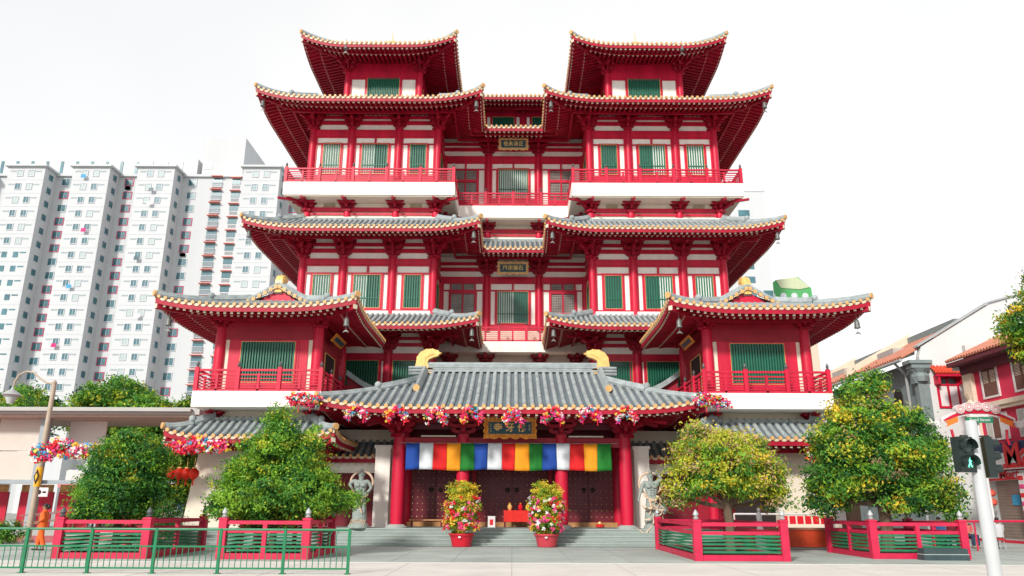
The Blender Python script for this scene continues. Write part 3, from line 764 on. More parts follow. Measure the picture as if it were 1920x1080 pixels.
    TP('balcony_slab', MB().bx(xa, xb, 33.0, 41.0, 5.7, 6.39), WHITE)
    railing((xa+.08, 33.1), (xb-.08, 33.1), 6.39, 1.02, 3)
    railing((xi-(-sx)*.08*1, 33.1), (xi-(-sx)*.08, 40.5), 6.39, 1.02, 4, ends=(False, True))
    railing((xo+(-sx)*.08, 33.1), (xo+(-sx)*.08, 40.5), 6.39, 1.02, 4, ends=(False, True))
    # lower body
    TP('wall', MB().bx(cx-2.1, cx+2.1, 34.6, 41, 5.15, 5.70), CREAM)
    TP('timber_frame', MB().bx(cx-2.45, cx-2.15, 34.5, 41, 5.3, 5.69).bx(cx+2.15, cx+2.45, 34.5, 41, 5.3, 5.69).bx(cx-2.45, cx+2.45, 34.46, 34.6, 5.15, 5.3), DRED)
    for xx in (cx-2.2, cx+2.2): bracket(xx, 34.6, 5.25, 0, (.7, .8, .68), brs)
    lo = [(cx-2.15, 41), (cx-2.15, 34.25), (cx+2.15, 34.25), (cx+2.15, 41)]
    ring(lo, 1.5, 4.42, .9, up=.3, Lu=2.0, sr=.12, sp=.33, name='lower_roof')
    TP('roof_curb', MB().bx(cx-2.3, cx+2.3, 34.1, 34.6, 5.12, 5.36).bx(cx-2.3, cx-2.15, 34.6, 41, 5.12, 5.36).bx(cx+2.15, cx+2.3, 34.6, 41, 5.12, 5.36), RIDGE)
    # ground floor walls: broad pale piers, dark openings
    TP('pale_pier', MB().prism([(sx*14.55, 0), (sx*14.0, 4.4), (sx*11.9, 4.4), (sx*11.7, 0)], (0, 34.9, 0), X_, Z_, Y_, .5), CREAM)
    TP('wall', MB().bx(cx-2.4, cx+2.4, 37.5, 41, .0, 4.6), DRED)
    TP('lintel', MB().bx(cx-2.5, cx+2.5, 34.72, 35.0, 3.75, 4.3), CREAM)
    column(cx-sx*2.3, 34.9, .0, 4.3, .22)
    # gallery linking pavilion and porch: roof on a cornice, maroon door, pale pier
    x0, x1 = (-8.9, -5.75) if sx < 0 else (5.75, 8.9)
    ring([(x0, 37.9), (x1, 37.9)], 1.1, 3.86, .75, up=0, sr=.1, sp=.34, hip=False, name='gallery_roof')
    TP('wall', MB().bx(x0, x1, 37.9, 38.3, .5, 5.2), CREAM)
    TP('cornice', MB().bx(x0, x1, 37.0, 37.8, 3.42, 3.56).bx(x0, x1, 37.2, 37.8, 3.1, 3.42), WHITE)
    TP('recessed_door', MB().bx(x0, x1, 37.6, 37.8, .6, 3.1), mat('maroon wall', (.16, .006, .016), .5, .15, 1))
    TP('pale_pier', MB().bx(-sx*0+sx*5.72, sx*6.42, 36.3, 37.2, .6, 4.2).bx(sx*5.66, sx*6.48, 36.24, 37.2, 4.2, 4.34), WHITE)
    # striped wall seen above the gallery roof
    TP('wall', MB().bx(x0, x1, 39.9, 40.2, 4.5, 7.0), WHITE)
    st = MB(); st2 = MB()
    for k in range(10):
        xx = x0+.1+k*.31; (st if k % 2 else st2).bx(xx, xx+.27, 39.85, 39.9, 5.1, 6.5)
    TP('striped_panel', st, RED); TP('striped_panel', st2, GREEN)
    # sloping link roof at balcony level
    a = Vector((sx*8.5, 38.6, 8.1)); b = Vector((sx*6.0, 38.6, 7.05)); m = MB()
    for k in range(8):
        t0, t1 = k/8, (k+1)/8; f = lambda t: a.lerp(b, t)+Vector((0, 0, -.25*math.sin(math.pi*t)))
        m.beam(f(t0), f(t1)+(b-a)*.003, .5, .16); m.beam(f(t0)+Vector((0,-.12,.14)), f(t1)+Vector((0,-.12,.14)), .2, .1)
    TP('link_roof', m, RIDGE); TP('wall', MB().poly([(sx*8.5, 38.6, 5.6), (sx*8.5, 38.6, 8.0), (sx*6.0, 38.6, 6.9), (sx*6.0, 38.6, 5.6)]), DRED)
# ---- platform and steps ------------------------------------------
STEP = mat('granite step', (.26, .31, .29), .75, .12, 1.5, .15)
m = MB()
for k in range(5): m.bx(-14.6, 14.6, 33.0+k*.4, 33.0+(k+1)*.4+(.0 if k < 4 else 7), -.05, .13*(k+1))
TP('entrance_steps', m, STEP)
nz = MB()
for k in range(5): nz.bx(-14.6, 14.6, 32.98+k*.4, 33.06+k*.4, .13*(k+1)-.035, .13*(k+1)+.004)
TP('step_nosing', nz, mat('step nosing', (.36, .41, .38), .7, .1, 2))
for o in list(sc.objects):
    if '_used' in o: del o['_used']

# ---------------------------------------------------------------- wind bells hanging from the eave corners
BR = mat('aged bronze', (.16, .17, .16), .5, .2, 6, metal=.4)
def bell_proto():
    e = empty('wind_bell', (0,0,0), 'x', 'bell', 'wind bells hanging from the temple eaves')
    m = MB(); m.lathe((0,0,-.75), [(.14, 0), (.12, .06), (.11, .25), (.08, .36), (.02, .42)], 12); m.build('bell_body', BR, e, True)
    MB().tube([(0,0,-.35), (0,0,0)], .012, 5).build('hanger', BR, e)
    m = MB(); m.tube([(0,0,-.75), (0,0,-.95)], .01, 5); m.prism([(-.14,-.12),(-.06,0),(.06,0),(.14,-.12),(.05,-.07),(-.05,-.07)], (0,0,-.93), X_, Z_, Y_, .02); m.build('clapper_vane', BR, e)
    return e
bp_ = bell_proto(); nb_ = 0
BL = []
for zz, nm in ((24.95, 'third highest'), (16.75, 'middle')):
    tier = 'the balcony floor with gold tile ends' if zz > 20 else 'the middle grey roof'
    for sx, s in ((-1, 'left'), (1, 'right')):
        BL.append((sx*(XO+2.45), YT-2.45, zz, f'small bronze wind bell under outer corner of {"upper" if zz>20 else "middle"} {s} tower eave'))
        BL.append((sx*(XI-2.45), YT-2.45, zz, f'small bronze wind bell under inner corner of {"upper" if zz>20 else "middle"} {s} tower eave'))
for sx, s in ((-1, 'left'), (1, 'right')):
    BL.append((sx*(XI-2.45), YT-2.45, 11.15, f'small bronze wind bell below lowest {s} tower eave near centre balcony'))
    BL.append((sx*15.2, 32.5, 9.95, f'dark bronze wind bell at outer corner of {s} front pavilion roof'))
    BL.append((sx*7.35, 32.5, 9.95, f'bronze wind bell at inner corner of {s} front pavilion roof'))
    BL.append((sx*(8.5+2.05), 41.4, 29.85, f'small bronze wind bell at outer corner of topmost {s} roof'))
for i, (x, y, z_, lb) in enumerate(BL):
    b = bp_ if i == 0 else copy_tree(bp_); b.location = (x, y, z_); b['label'] = lb
# ---------------------------------------------------------------- vegetation
def leafmat(name, col, tr=.3): return mat(name, col, .55, .25, 1.2, spec=.3, trans=tr)
LG = [leafmat('deep green leaf', (.020, .105, .022)), leafmat('mid green leaf', (.075, .24, .03)), leafmat('bright green leaf', (.22, .42, .035)),
      leafmat('yellow green leaf', (.48, .50, .04)), leafmat('yellow blossom leaf', (.80, .58, .05)), leafmat('dry tan leaf', (.50, .33, .19))]
BARK = mat('tree bark', (.13, .09, .06), .9, .3, 8, .5, streak=True)
def leaf_mesh(name, C, N, size, mats, mi, parent=None, asp=.45):
    """C centres (n,3), N normals; diamond leaves"""
    n = len(C); N = N/np.linalg.norm(N, axis=1, keepdims=True)
    r = rng.normal(size=(n, 3)); t = np.cross(N, r); t /= np.linalg.norm(t, axis=1, keepdims=True)
    t[:, 2] -= .35; t /= np.linalg.norm(t, axis=1, keepdims=True)
    b = np.cross(N, t); b /= np.linalg.norm(b, axis=1, keepdims=True)
    s = (size*rng.uniform(.6, 1.3, n))[:, None]
    V = np.stack([C-t*s*.5, C+b*s*asp*.5, C+t*s*.5, C-b*s*asp*.5], 1).reshape(-1, 3)
    me = bpy.data.meshes.new(name); me.vertices.add(4*n); me.vertices.foreach_set('co', V.ravel())
    me.loops.add(4*n); me.loops.foreach_set('vertex_index', np.arange(4*n)); me.polygons.add(n)
    me.polygons.foreach_set('loop_start', np.arange(n)*4); me.polygons.foreach_set('loop_total', np.full(n, 4))
    for m in mats: me.materials.append(m)
    me.polygons.foreach_set('material_index', mi.astype(np.int32)); me.update(calc_edges=True)
    o = bpy.data.objects.new(name, me); sc.collection.objects.link(o)
    if parent is not None: o.parent = parent
    return o
def crown_points(lobes, nclump, per, spread, inner=.3):
    vol = np.array([l[3]*l[4]+l[4]*l[5]+l[3]*l[5] for l in lobes], float); vol /= vol.sum()
    li = rng.choice(len(lobes), nclump, p=vol); L = np.array(lobes, float)[li]
    d = rng.normal(size=(nclump, 3)); d /= np.linalg.norm(d, axis=1, keepdims=True)
    rr = np.where(rng.random(nclump) < inner, rng.uniform(.35, .8, nclump), rng.uniform(.82, 1.08, nclump))
    cc = L[:, :3]+d*L[:, 3:6]*rr[:, None]
    k = rng.integers(int(per*.6), int(per*1.4), nclump); idx = np.repeat(np.arange(nclump), k)
    off = rng.normal(size=(len(idx), 3))*spread; off[:, 2] *= .6
    sc_ = rng.uniform(.6, 1.3, nclump)[idx]
    P = cc[idx]+off*sc_[:, None]
    N = d[idx]*.7+rng.normal(size=P.shape)*.6+np.array([0, 0, .35])
    return P, N, idx, cc, d
def tree(name, loc, lobes, label, cat, pal, nclump=420, per=60, spread=.2, size=.14, group=None, trunk=None, seed=1, ytop=None, inner=.3, parts=('crown','trunk')):
    """lobes in local coordinates; pal: weights of LG per clump; ytop weights for the sunny top"""
    global rng
    rng = np.random.default_rng(seed)
    rs_ = random.Random(seed); base = list(lobes)
    for l in base:
        for q in range(7):
            d = Vector((rs_.gauss(0,1), rs_.gauss(0,1), rs_.gauss(0,.8))).normalized(); f = rs_.uniform(.16, .36)
            lobes = lobes+[(l[0]+d.x*l[3]*rs_.uniform(.8,1.12), l[1]+d.y*l[4], l[2]+d.z*l[5]*rs_.uniform(.8,1.12), l[3]*f, l[4]*f, l[5]*f)]
    e = empty(name, loc, label, cat, group)
    P, N, idx, cc, d = crown_points(lobes, nclump, per, spread, inner)
    pal = np.array(pal, float); pal /= pal.sum(); ncl = len(cc)
    kind = rng.choice(6, ncl, p=pal)
    if ytop is not None:
        yt = np.array(ytop, float); yt /= yt.sum(); hi = (cc[:, 2]-cc[:, 2].min())/np.ptp(cc[:, 2]); pick = rng.random(ncl) < np.clip(hi*1.6-.6, 0, 1)
        kind = np.where(pick, rng.choice(6, ncl, p=yt), kind)
    mi = kind[idx]; sw = rng.random(len(mi)) < .10; mi = np.where(sw, rng.choice(6, len(mi), p=pal), mi)
    leaf_mesh(parts[0], P, N, size, LG, mi, e)
    m = MB(); r2 = random.Random(seed)
    zb = min(l[2]-l[5] for l in lobes); 
    th, tr_ = trunk or (zb+.6, .14)
    m.tube([(0,0,0), (.03,-.02,th*.5), (-.02,.03,th)], [tr_, tr_*.8, tr_*.7], 9)
    for l in base:
        p0 = Vector((0,0,th*.8)); p1 = Vector(l[:3]); mid = p0.lerp(p1, .5)+Vector((r2.uniform(-.2,.2), r2.uniform(-.2,.2), -.1))
        m.tube([p0, mid, p1], [tr_*.5, tr_*.35, tr_*.12], 6)
        for k in range(5):
            q = p1+Vector((r2.uniform(-1,1)*l[3], r2.uniform(-1,1)*l[4], r2.uniform(-.8,.9)*l[5]))*.75; m.tube([mid.lerp(p1, .6), q], [tr_*.15, tr_*.05], 4)
    m.build(parts[1], BARK, e, True)
    return e
# four trees in the railed planters
tree('broadleaf_tree', (-13.15, 26.4, 0), [(0,0,2.15,1.0,1.1,.85),(-.3,-.1,2.9,.85,.95,.8),(.4,.1,3.05,.85,.85,.75),(-.75,0,2.0,.6,.6,.6),(.75,-.1,2.05,.6,.6,.65),(0,0,3.65,.45,.5,.35),(-.1,-.2,1.5,1.1,1.0,.4)],
     'round dark green tree with yellow blossom tufts in leftmost red railed planter', 'tree', (.34,.42,.21,.02,.01,0), 700, 76, .17, .12, trunk=(1.9,.13), seed=11, ytop=(.15,.35,.25,.15,.1,0))
tree('broadleaf_tree', (-7.95, 26.4, 0), [(0,0,1.9,2.05,1.7,.85),(-1.0,0,1.75,1.25,1.1,.75),(1.1,0,1.95,1.15,1.1,.85),(-.1,0,2.9,1.3,1.2,.8),(.75,.1,2.7,.9,.9,.8),(-.1,0,3.75,.8,.75,.65),(-.1,0,4.4,.36,.36,.45),(.95,.1,3.55,.45,.45,.5),(-.7,-.2,2.6,.8,.8,.65)],
     'broad cone shaped bright green tree left of the entrance steps', 'tree', (.14,.40,.38,.08,0,0), 950, 76, .17, .12, trunk=(1.7,.14), seed=12, ytop=(.05,.35,.45,.15,0,0))
tree('broadleaf_tree', (7.45, 27.2, 0), [(0,0,2.9,1.55,1.4,.8),(-1.0,0,2.55,1.0,1.0,.65),(1.05,0,2.65,1.0,1.0,.7),(-.3,0,3.6,1.15,1.1,.55),(.7,0,3.6,.85,.9,.5),(-1.65,0,2.0,.45,.5,.35),(1.7,.1,1.9,.5,.5,.4),(-.9,0,4.2,.35,.35,.25),(.1,-.3,2.35,1.1,.8,.35)],
     'dry yellow green tree with visible trunk right of the entrance steps', 'tree', (.06,.22,.22,.34,.06,.10), 700, 58, .18, .12, trunk=(2.0,.2), seed=13, ytop=(0,.08,.12,.38,.10,.32))
tree('broadleaf_tree', (13.3, 28.2, 0), [(0,0,3.3,1.9,1.7,1.0),(-1.4,0,2.7,1.1,1.1,.8),(1.4,0,2.6,1.15,1.1,.9),(-.4,0,4.6,1.35,1.3,.9),(.8,0,4.4,1.1,1.1,.8),(-.3,0,5.6,.9,.9,.75),(-1.5,0,3.8,.85,.9,.7),(1.6,0,3.5,.8,.9,.7),(-1.95,0,1.95,.75,.7,.5),(2.2,0,2.0,.65,.7,.55),(.6,-.3,1.95,1.3,.9,.45)],
     'tallest tree with mixed green and yellow leaves in rightmost red railed planter', 'tree', (.28,.34,.18,.14,.05,.02), 1150, 66, .19, .14, trunk=(2.2,.26), seed=14, ytop=(.1,.3,.25,.25,.08,.06))
tree('street_tree', (21.9, 30.5, 0), [(0,0,8.8,1.5,1.4,.95),(.3,0,9.9,1.0,1.0,.8),(.4,0,7.6,1.1,1.1,.7),(.6,0,10.9,.6,.6,.6),(.7,0,6.6,.6,.6,.45)],
     'tall tree with yellow green leaves cut off by right edge above red shophouse', 'tree', (.3,.25,.15,.22,.08,0), 620, 64, .18, .16, trunk=(6.4,.16), seed=15)
# trees behind the canopy on the left
for i, (px, yy, zt, wd, lb, s) in enumerate(((-34.6, 52, 9.6, 3.4, 'leftmost dark green tree rising behind the street lamp lantern', 21), (-29.0, 55, 10.6, 2.9, 'bright green tree rising highest above middle of station canopy', 22),
        (-23.2, 56, 9.6, 1.7, 'low green tree above right end of the station canopy', 23), (-31.3, 58, 9.7, 2.6, 'dark leafy tree just left of the bright one above the canopy', 24), (-25.6, 53, 9.2, 1.9, 'small green tree just right of bright tree above canopy', 25), (-22.5, 50.5, 5.6, 2.3, 'dense green tree seen under the canopy behind flower garland', 26))):
    tree('street_tree', (px, yy, 0), [(0,0,zt-1.4,wd*.75,wd*.6,1.2),(-wd*.55,0,zt-1.9,wd*.5,wd*.45,1.0),(wd*.6,0,zt-2.0,wd*.5,wd*.45,1.0),(wd*.1,0,zt-3.1,wd*.75,wd*.6,1.2)], lb, 'tree', (.14,.4,.34,.12,0,0), 420, 50, .26, .24, 'trees behind the canopy', seed=s, trunk=(zt-3,.2))
# hedge behind the left planter, shrub by the canopy
P_, N_, *_x = crown_points([(0,0,.9,.9,.5,.9),(1.1,0,.8,.9,.5,.9)], 160, 60, .14)
e = empty('hedge', (-15.3, 32.0, 0), 'clipped dark green hedge between left trees and pale temple pier', 'hedge'); leaf_mesh('foliage', P_, N_, .1, LG, rng.choice(2, len(P_)), e)
MB().tube([(0,0,0),(0,0,1)], .05, 6).build('stem', BARK, e)
P_, N_, *_x = crown_points([(0,0,.45,.9,.5,.45),(-1.1,0,.45,.7,.5,.4)], 110, 55, .12)
e = empty('shrub', (-21.5, 33.4, 0), 'low rounded green shrub at left edge below canopy columns', 'shrub'); leaf_mesh('foliage', P_, N_, .1, LG, rng.choice(3, len(P_)), e)
MB().tube([(0,0,0),(0,0,.5)], .05, 6).build('stem', BARK, e)

# ---------------------------------------------------------------- planters with red rails and green slats
SOIL = mat('planter soil', (.06, .045, .03), .95, .3, 5, .4)
PR = mat('pink red painted rail', (.52, .014, .06), .45, .18, 2.0, .08)
for (x0, x1, y0, y1, lb, nf, nsd, s) in ((-14.0, -11.3, 24.6, 29.0, 'red railed planter box with green slats at far left behind green fence', 1, 2, 1), (-8.95, -6.35, 24.6, 28.0, 'red railed planter box with green slats left of entrance steps', 2, 2, 2),
        (5.75, 8.45, 24.7, 31.2, 'red railed planter box with green slats right of entrance steps', 1, 1, 3), (11.85, 14.8, 26.1, 29.6, 'red railed planter box with green slats under tallest right tree', 2, 2, 4)):
    e = empty('railed_planter', (0,0,0), lb, 'planter', 'railed planters around the trees'); e.location = ((x0+x1)/2, (y0+y1)/2, 0)
    ox, oy = (x0+x1)/2, (y0+y1)/2; hx, hy = (x1-x0)/2, (y1-y0)/2
    F = MB(); G = MB(); fn = MB()
    MB().bx(-hx+.06, hx-.06, -hy+.06, hy-.06, .002, .13).build('bed', SOIL, e)
    def run(a, b, n, j):
        a = Vector((*a, 0)); b = Vector((*b, 0)); eps = .002*j
        for z, w_, h_ in ((1.08, .11, .11), (.82, .09, .1), (.09, .14, .17)): F.beam(a+Vector((0,0,z+eps)), b+Vector((0,0,z+eps)), w_, h_)
        for k in range(5): G.beam(a+Vector((0,0,.26+k*.115)), b+Vector((0,0,.26+k*.115)), .05, .055)
        for k in range(1, n): p = a.lerp(b, k/n); F.box(tuple(p+Vector((0,0,.55))), (.13, .13, 1.05))
    run((-hx,-hy), (hx,-hy), nf, 0); run((hx,-hy), (hx,hy), nsd, 1); run((-hx,-hy), (-hx,hy), nsd, 1); run((-hx,hy), (hx,hy), nf, 0)
    F.build('rail_frame', PR, e); G.build('green_slats', mat('green slat paint', (.012, .17, .075), .45, .2, 3), e)
    for sx in (-1, 1):
        for sy in (-1, 1):
            m = MB(); m.bx(sx*hx-.12, sx*hx+.12, sy*hy-.12, sy*hy+.12, 0, 1.22); m.bx(sx*hx-.14, sx*hx+.14, sy*hy-.14, sy*hy+.14, 1.16, 1.2); p = m.build('post', PR, e)
            m = MB(); m.lathe((sx*hx, sy*hy, 1.22), [(.07,0),(.1,.04),(.05,.08),(.095,.15),(.07,.22),(.015,.3)], 10); m.build('finial', METAL if s > 1 else mat('dark finial', (.08,.09,.09), .5), p, True)
# dark box at the foot of the right planter
e = empty('planter_trough', (13.9, 25.6, 0), 'dark grey stone trough box on ground before rightmost railed planter', 'trough')
MB().bx(-.82, .62, -.22, .22, 0, .17).bx(-.80, .60, -.20, .20, .19, .36).build('trough_body', mat('dark slate', (.035,.06,.065), .5, .2, 3, .1), e)
MB().bx(-.82, .62, -.222, .222, .17, .19).build('trim_line', mat('pale trim', (.35,.4,.36), .6), e)

# ---------------------------------------------------------------- green pedestrian fence
GF = mat('green fence paint', (.008, .17, .07), .35, .15, 4, .03)
e = empty('pedestrian_fence', (-3.98, 19.5, 0), 'green metal pedestrian railing along the kerb at lower left', 'fence')
m = MB(); Lf = 13.2
m.tube([(-Lf,0,1.02),(0,0,1.02)], .028, 8); m.bx(-Lf, 0, -.02, .02, .60, .64); m.bx(-Lf, 0, -.02, .02, .10, .14); m.build('rails', GF, e)
p0 = 0
for k in range(9):
    x = -k*1.58; q = MB().bx(x-.033, x+.033, -.033, .033, 0, 1.04).bx(x-.07, x+.07, -.07, .07, 0, .015).build('post', GF, e)
m = MB(); x = -.14
while x > -Lf: m.tube([(x,0,.12),(x,0,.62)], .011, 5); x -= .145
m.tube([(-.32,0,.62),(-.32,0,.9),(-.27,0,1.0)], .011, 5); m.tube([(-.48,0,.62),(-.48,0,.9),(-.42,0,1.0)], .011, 5)
b = m.build('balusters', GF, e); b['kind'] = 'stuff'

# ---------------------------------------------------------------- prayer flag banner
FL = [mat('flag blue', (.01,.06,.32), .8, .12, 3, .3), mat('flag white', (.62,.66,.70), .8, .06, 3, .3), mat('flag red', (.62,.01,.012), .8, .1, 3, .3), mat('flag orange', (.80,.30,.01), .8, .1, 3, .3), mat('flag green', (.01,.17,.02), .8, .12, 3, .3)]
e = empty('banner', (-.17, 35.15, 3.16), 'long cloth banner of repeating blue white red orange green squares over the entrance', 'banner')
W_ = 9.35
def flagp(s, t):
    x = -W_/2+W_*s; k = s*15; z = 1.2*(1-t)-.02*math.sin(k*math.pi)**2*(1-t)+.03*math.sin(s*19)*(t); y = .03*math.sin(k*2.2)*t+.03*math.sin(k*5.1+2*t)*t-.07*t*math.sin(k*math.pi)**2
    return (x+.03*math.sin(k*3)*t, y, z)
for i in range(15):
    m = MB(); n, q = 8, 8
    for a in range(n+1):
        for b in range(q+1): m.v.append(flagp((i+a/n)/15, b/q))
    for a in range(n):
        for b in range(q): v = a*(q+1)+b; m.f.append((v, v+1, v+q+2, v+q+1))
    o = m.build('cloth_square', FL[i % 5], e, True)
    so_ = o.modifiers.new('thickness', 'SOLIDIFY'); so_.thickness = .006
MB().tube([(-W_/2-.3,.02,1.2),(W_/2+.3,.02,1.2)], .012, 6).build('hanging_cord', METAL, e)

# ---------------------------------------------------------------- paper flower bunches
FC = [mat('paper '+n, c, .6, .1, 4, trans=.15) for n, c in (('red', (.75,.012,.03)), ('pink', (.80,.07,.25)), ('white', (.80,.76,.76)), ('yellow', (.85,.55,.06)), ('blue', (.06,.35,.6)), ('leaf green', (.03,.22,.08)), ('magenta', (.6,.02,.2)))]
def flower_cloud(parent, lobes, n, size, w=(.34,.2,.16,.1,.07,.06,.07), per=14, spread=.06):
    P, N, idx, cc, d = crown_points(lobes, n, per, spread, .2)
    N = N*.3+np.array([0,-1,.1])+rng.normal(size=P.shape)*.6
    k = rng.choice(7, n, p=np.array(w)/sum(w)); return leaf_mesh('paper_flowers', P, N, size, FC, k[idx], parent, .75)
def hangs(e, pts):
    m = MB()
    for p in pts: m.tube([p, (p[0], p[1], p[2]-.22)], .018, 5); m.ball((p[0], p[1], p[2]-.24), .03, 6, 4)
    m.build('tassel', FC[0], e)
bx_ = [(670, 762), (745, 768), (818, 772), (884, 768), (962, 776), (1035, 770), (1104, 766), (1172, 766)]
names = ['first', 'second', 'third', 'fourth', 'fifth', 'sixth', 'seventh', 'eighth']
for i, (px, py) in enumerate(bx_):
    X = (px-960)*.0232+.0; e = empty('flower_bunch', (X, 32.85, 5.5-(py-766)*.012), f'{names[i]} small arch of paper flowers from left on porch eave' + (' over the sign' if i == 4 else ''), 'flower bunch', 'paper flower bunches along the porch eave')
    flower_cloud(e, [(-.28,0,-.12,.17,.1,.17),(.28,0,-.14,.17,.1,.18),(0,0,.12,.26,.1,.13),(.38,0,-.3,.07,.06,.13),(-.36,0,-.3,.07,.06,.13)], 64, .095, per=12, spread=.05); hangs(e, [(-.3,-.05,-.25),(.32,-.05,-.3)])
for (X, Y, Z, lb, s) in ((-9.0, 32.7, 6.0, 'large bunch of paper flowers at left corner of porch roof', 1), (8.55, 32.7, 6.05, 'large bunch of paper flowers at right corner of porch roof', 1)):
    e = empty('flower_bunch', (X, Y, Z), lb, 'flower bunch'); flower_cloud(e, [(0,0,0,.45,.15,.22),(-.3,0,.0,.35,.15,.24),(.4,0,-.1,.3,.12,.2)], 150, .11, per=16, spread=.08); hangs(e, [(-.2,-.05,-.3),(.3,-.05,-.25)])
for (X, Y, Z, wd, lb) in ((-17.2, 29.5, 3.55, 1.15, 'wide garland of paper flowers hanging at far left behind street lamp'), (-13.35, 32.6, 3.95, 1.3, 'wide garland of paper flowers in front of pale pier on left'), (13.2, 33.0, 3.9, .6, 'short flower garland hanging under right lower roof between two trees'), (-15.6, 31.5, 4.0, .5, 'small flower garland at right side of leftmost tree')):
    e = empty('flower_garland', (X, Y, Z), lb, 'flower garland'); flower_cloud(e, [(-wd*.65,0,-.1,wd*.3,.15,.25),(0,0,.1,wd*.4,.15,.28),(wd*.6,0,.0,wd*.35,.15,.22)], int(190*wd), .14, per=16, spread=.08)
    MB().tube([(-wd,0,.2),(0,0,.25),(wd,0,.2)], .012, 5).build('cord', METAL, e)
# round red lanterns
for i, (dx, lb) in enumerate(((0, 'leftmost of the red lanterns hanging beside pale pier'), (.34, 'second red lantern from left beside pale pier'), (.66, 'third red lantern from left beside pale pier'), (.98, 'red lantern nearest the pale temple pier'))):
    e = empty('lantern', (-14.9+dx, 34.0, 2.9), lb, 'lantern', 'red lanterns beside the left pier'); LR = mat('red lantern silk', (.75,.03,.01), .5, .2, 3, trans=.3)
    MB().lathe((0,0,0), [(.08,-.24),(.2,-.12),(.23,0),(.2,.12),(.08,.24)], 14).build('shade', LR, e, True)
    MB().tube([(0,0,.24),(0,0,.7)], .01, 5).lathe((0,0,.23), [(.09,0),(.09,.05)], 10).build('cap', GOLD, e); MB().tube([(0,0,-.24),(0,0,-.5)], .03, 6).build('tassel', LR, e)

# ---------------------------------------------------------------- flower pots before the steps
for (X, pk, lb, s, wts) in ((-2.06, (.55,.012,.03), 'left potted flower column with red blooms in a glossy red pot', 31, (.4,.25,.08,.2,0,.0,.07)), (1.43, (.50,.05,.07), 'right potted flower column with pale pink blooms in a faded red pot', 32, (.15,.4,.3,.05,0,0,.1))):
    e = empty('flower_pot', (X, 32.55, 0), lb, 'flower pot', 'flower pots before the steps')
    m = MB(); m.lathe((0,0,0), [(.34,0),(.38,.02),(.46,.35),(.50,.44),(.54,.46),(.54,.52),(.47,.52),(.45,.47)], 22); m.build('pot', mat('pot red %d' % s, pk, .35, .15, 3), e, True)
    MB().lathe((0,0,.46), [(.45,0),(.44,.03)], 16).build('soil', SOIL, e)
    rng = np.random.default_rng(s)
    P, N, idx, cc, d = crown_points([(0,0,1.0,.62,.6,.5),(0,0,1.6,.68,.65,.55),(0,0,2.15,.58,.55,.42)], 300, 42, .09)
    kk = rng.choice([1,2,3,4], 300, p=(.25,.25,.3,.2)); hi = cc[:,2] > 1.9; kk = np.where(hi, rng.choice([2,3,4], 300, p=(.2,.45,.35)), kk)
    leaf_mesh('foliage', P, N, .09, LG, kk[idx], e)
    m = MB(); MBl = [MB() for _ in range(3)]
    n = 140; th = rng.uniform(0, 2*math.pi, n); zz = rng.uniform(.65, 1.95, n)
    P = np.stack([.7*np.cos(th), .68*np.sin(th), zz], 1); idx = np.repeat(np.arange(n), 16); N = np.stack([np.cos(th), np.sin(th), .2+0*th], 1)[idx]+rng.normal(size=(n*16,3))*.5
    k = rng.choice(7, n, p=np.array(wts)/sum(wts)); leaf_mesh('blossoms', P[idx]+rng.normal(size=(n*16,3))*.035, N, .08, FC, k[idx], e, .8)['kind'] = 'stuff'
    MB().bx(-.1, .0, -.555, -.54, .36, .42).build('label_tag', FC[2], e)
    MB().tube([(0,0,.4),(0,0,2.0)], .05, 6).build('stem', BARK, e)
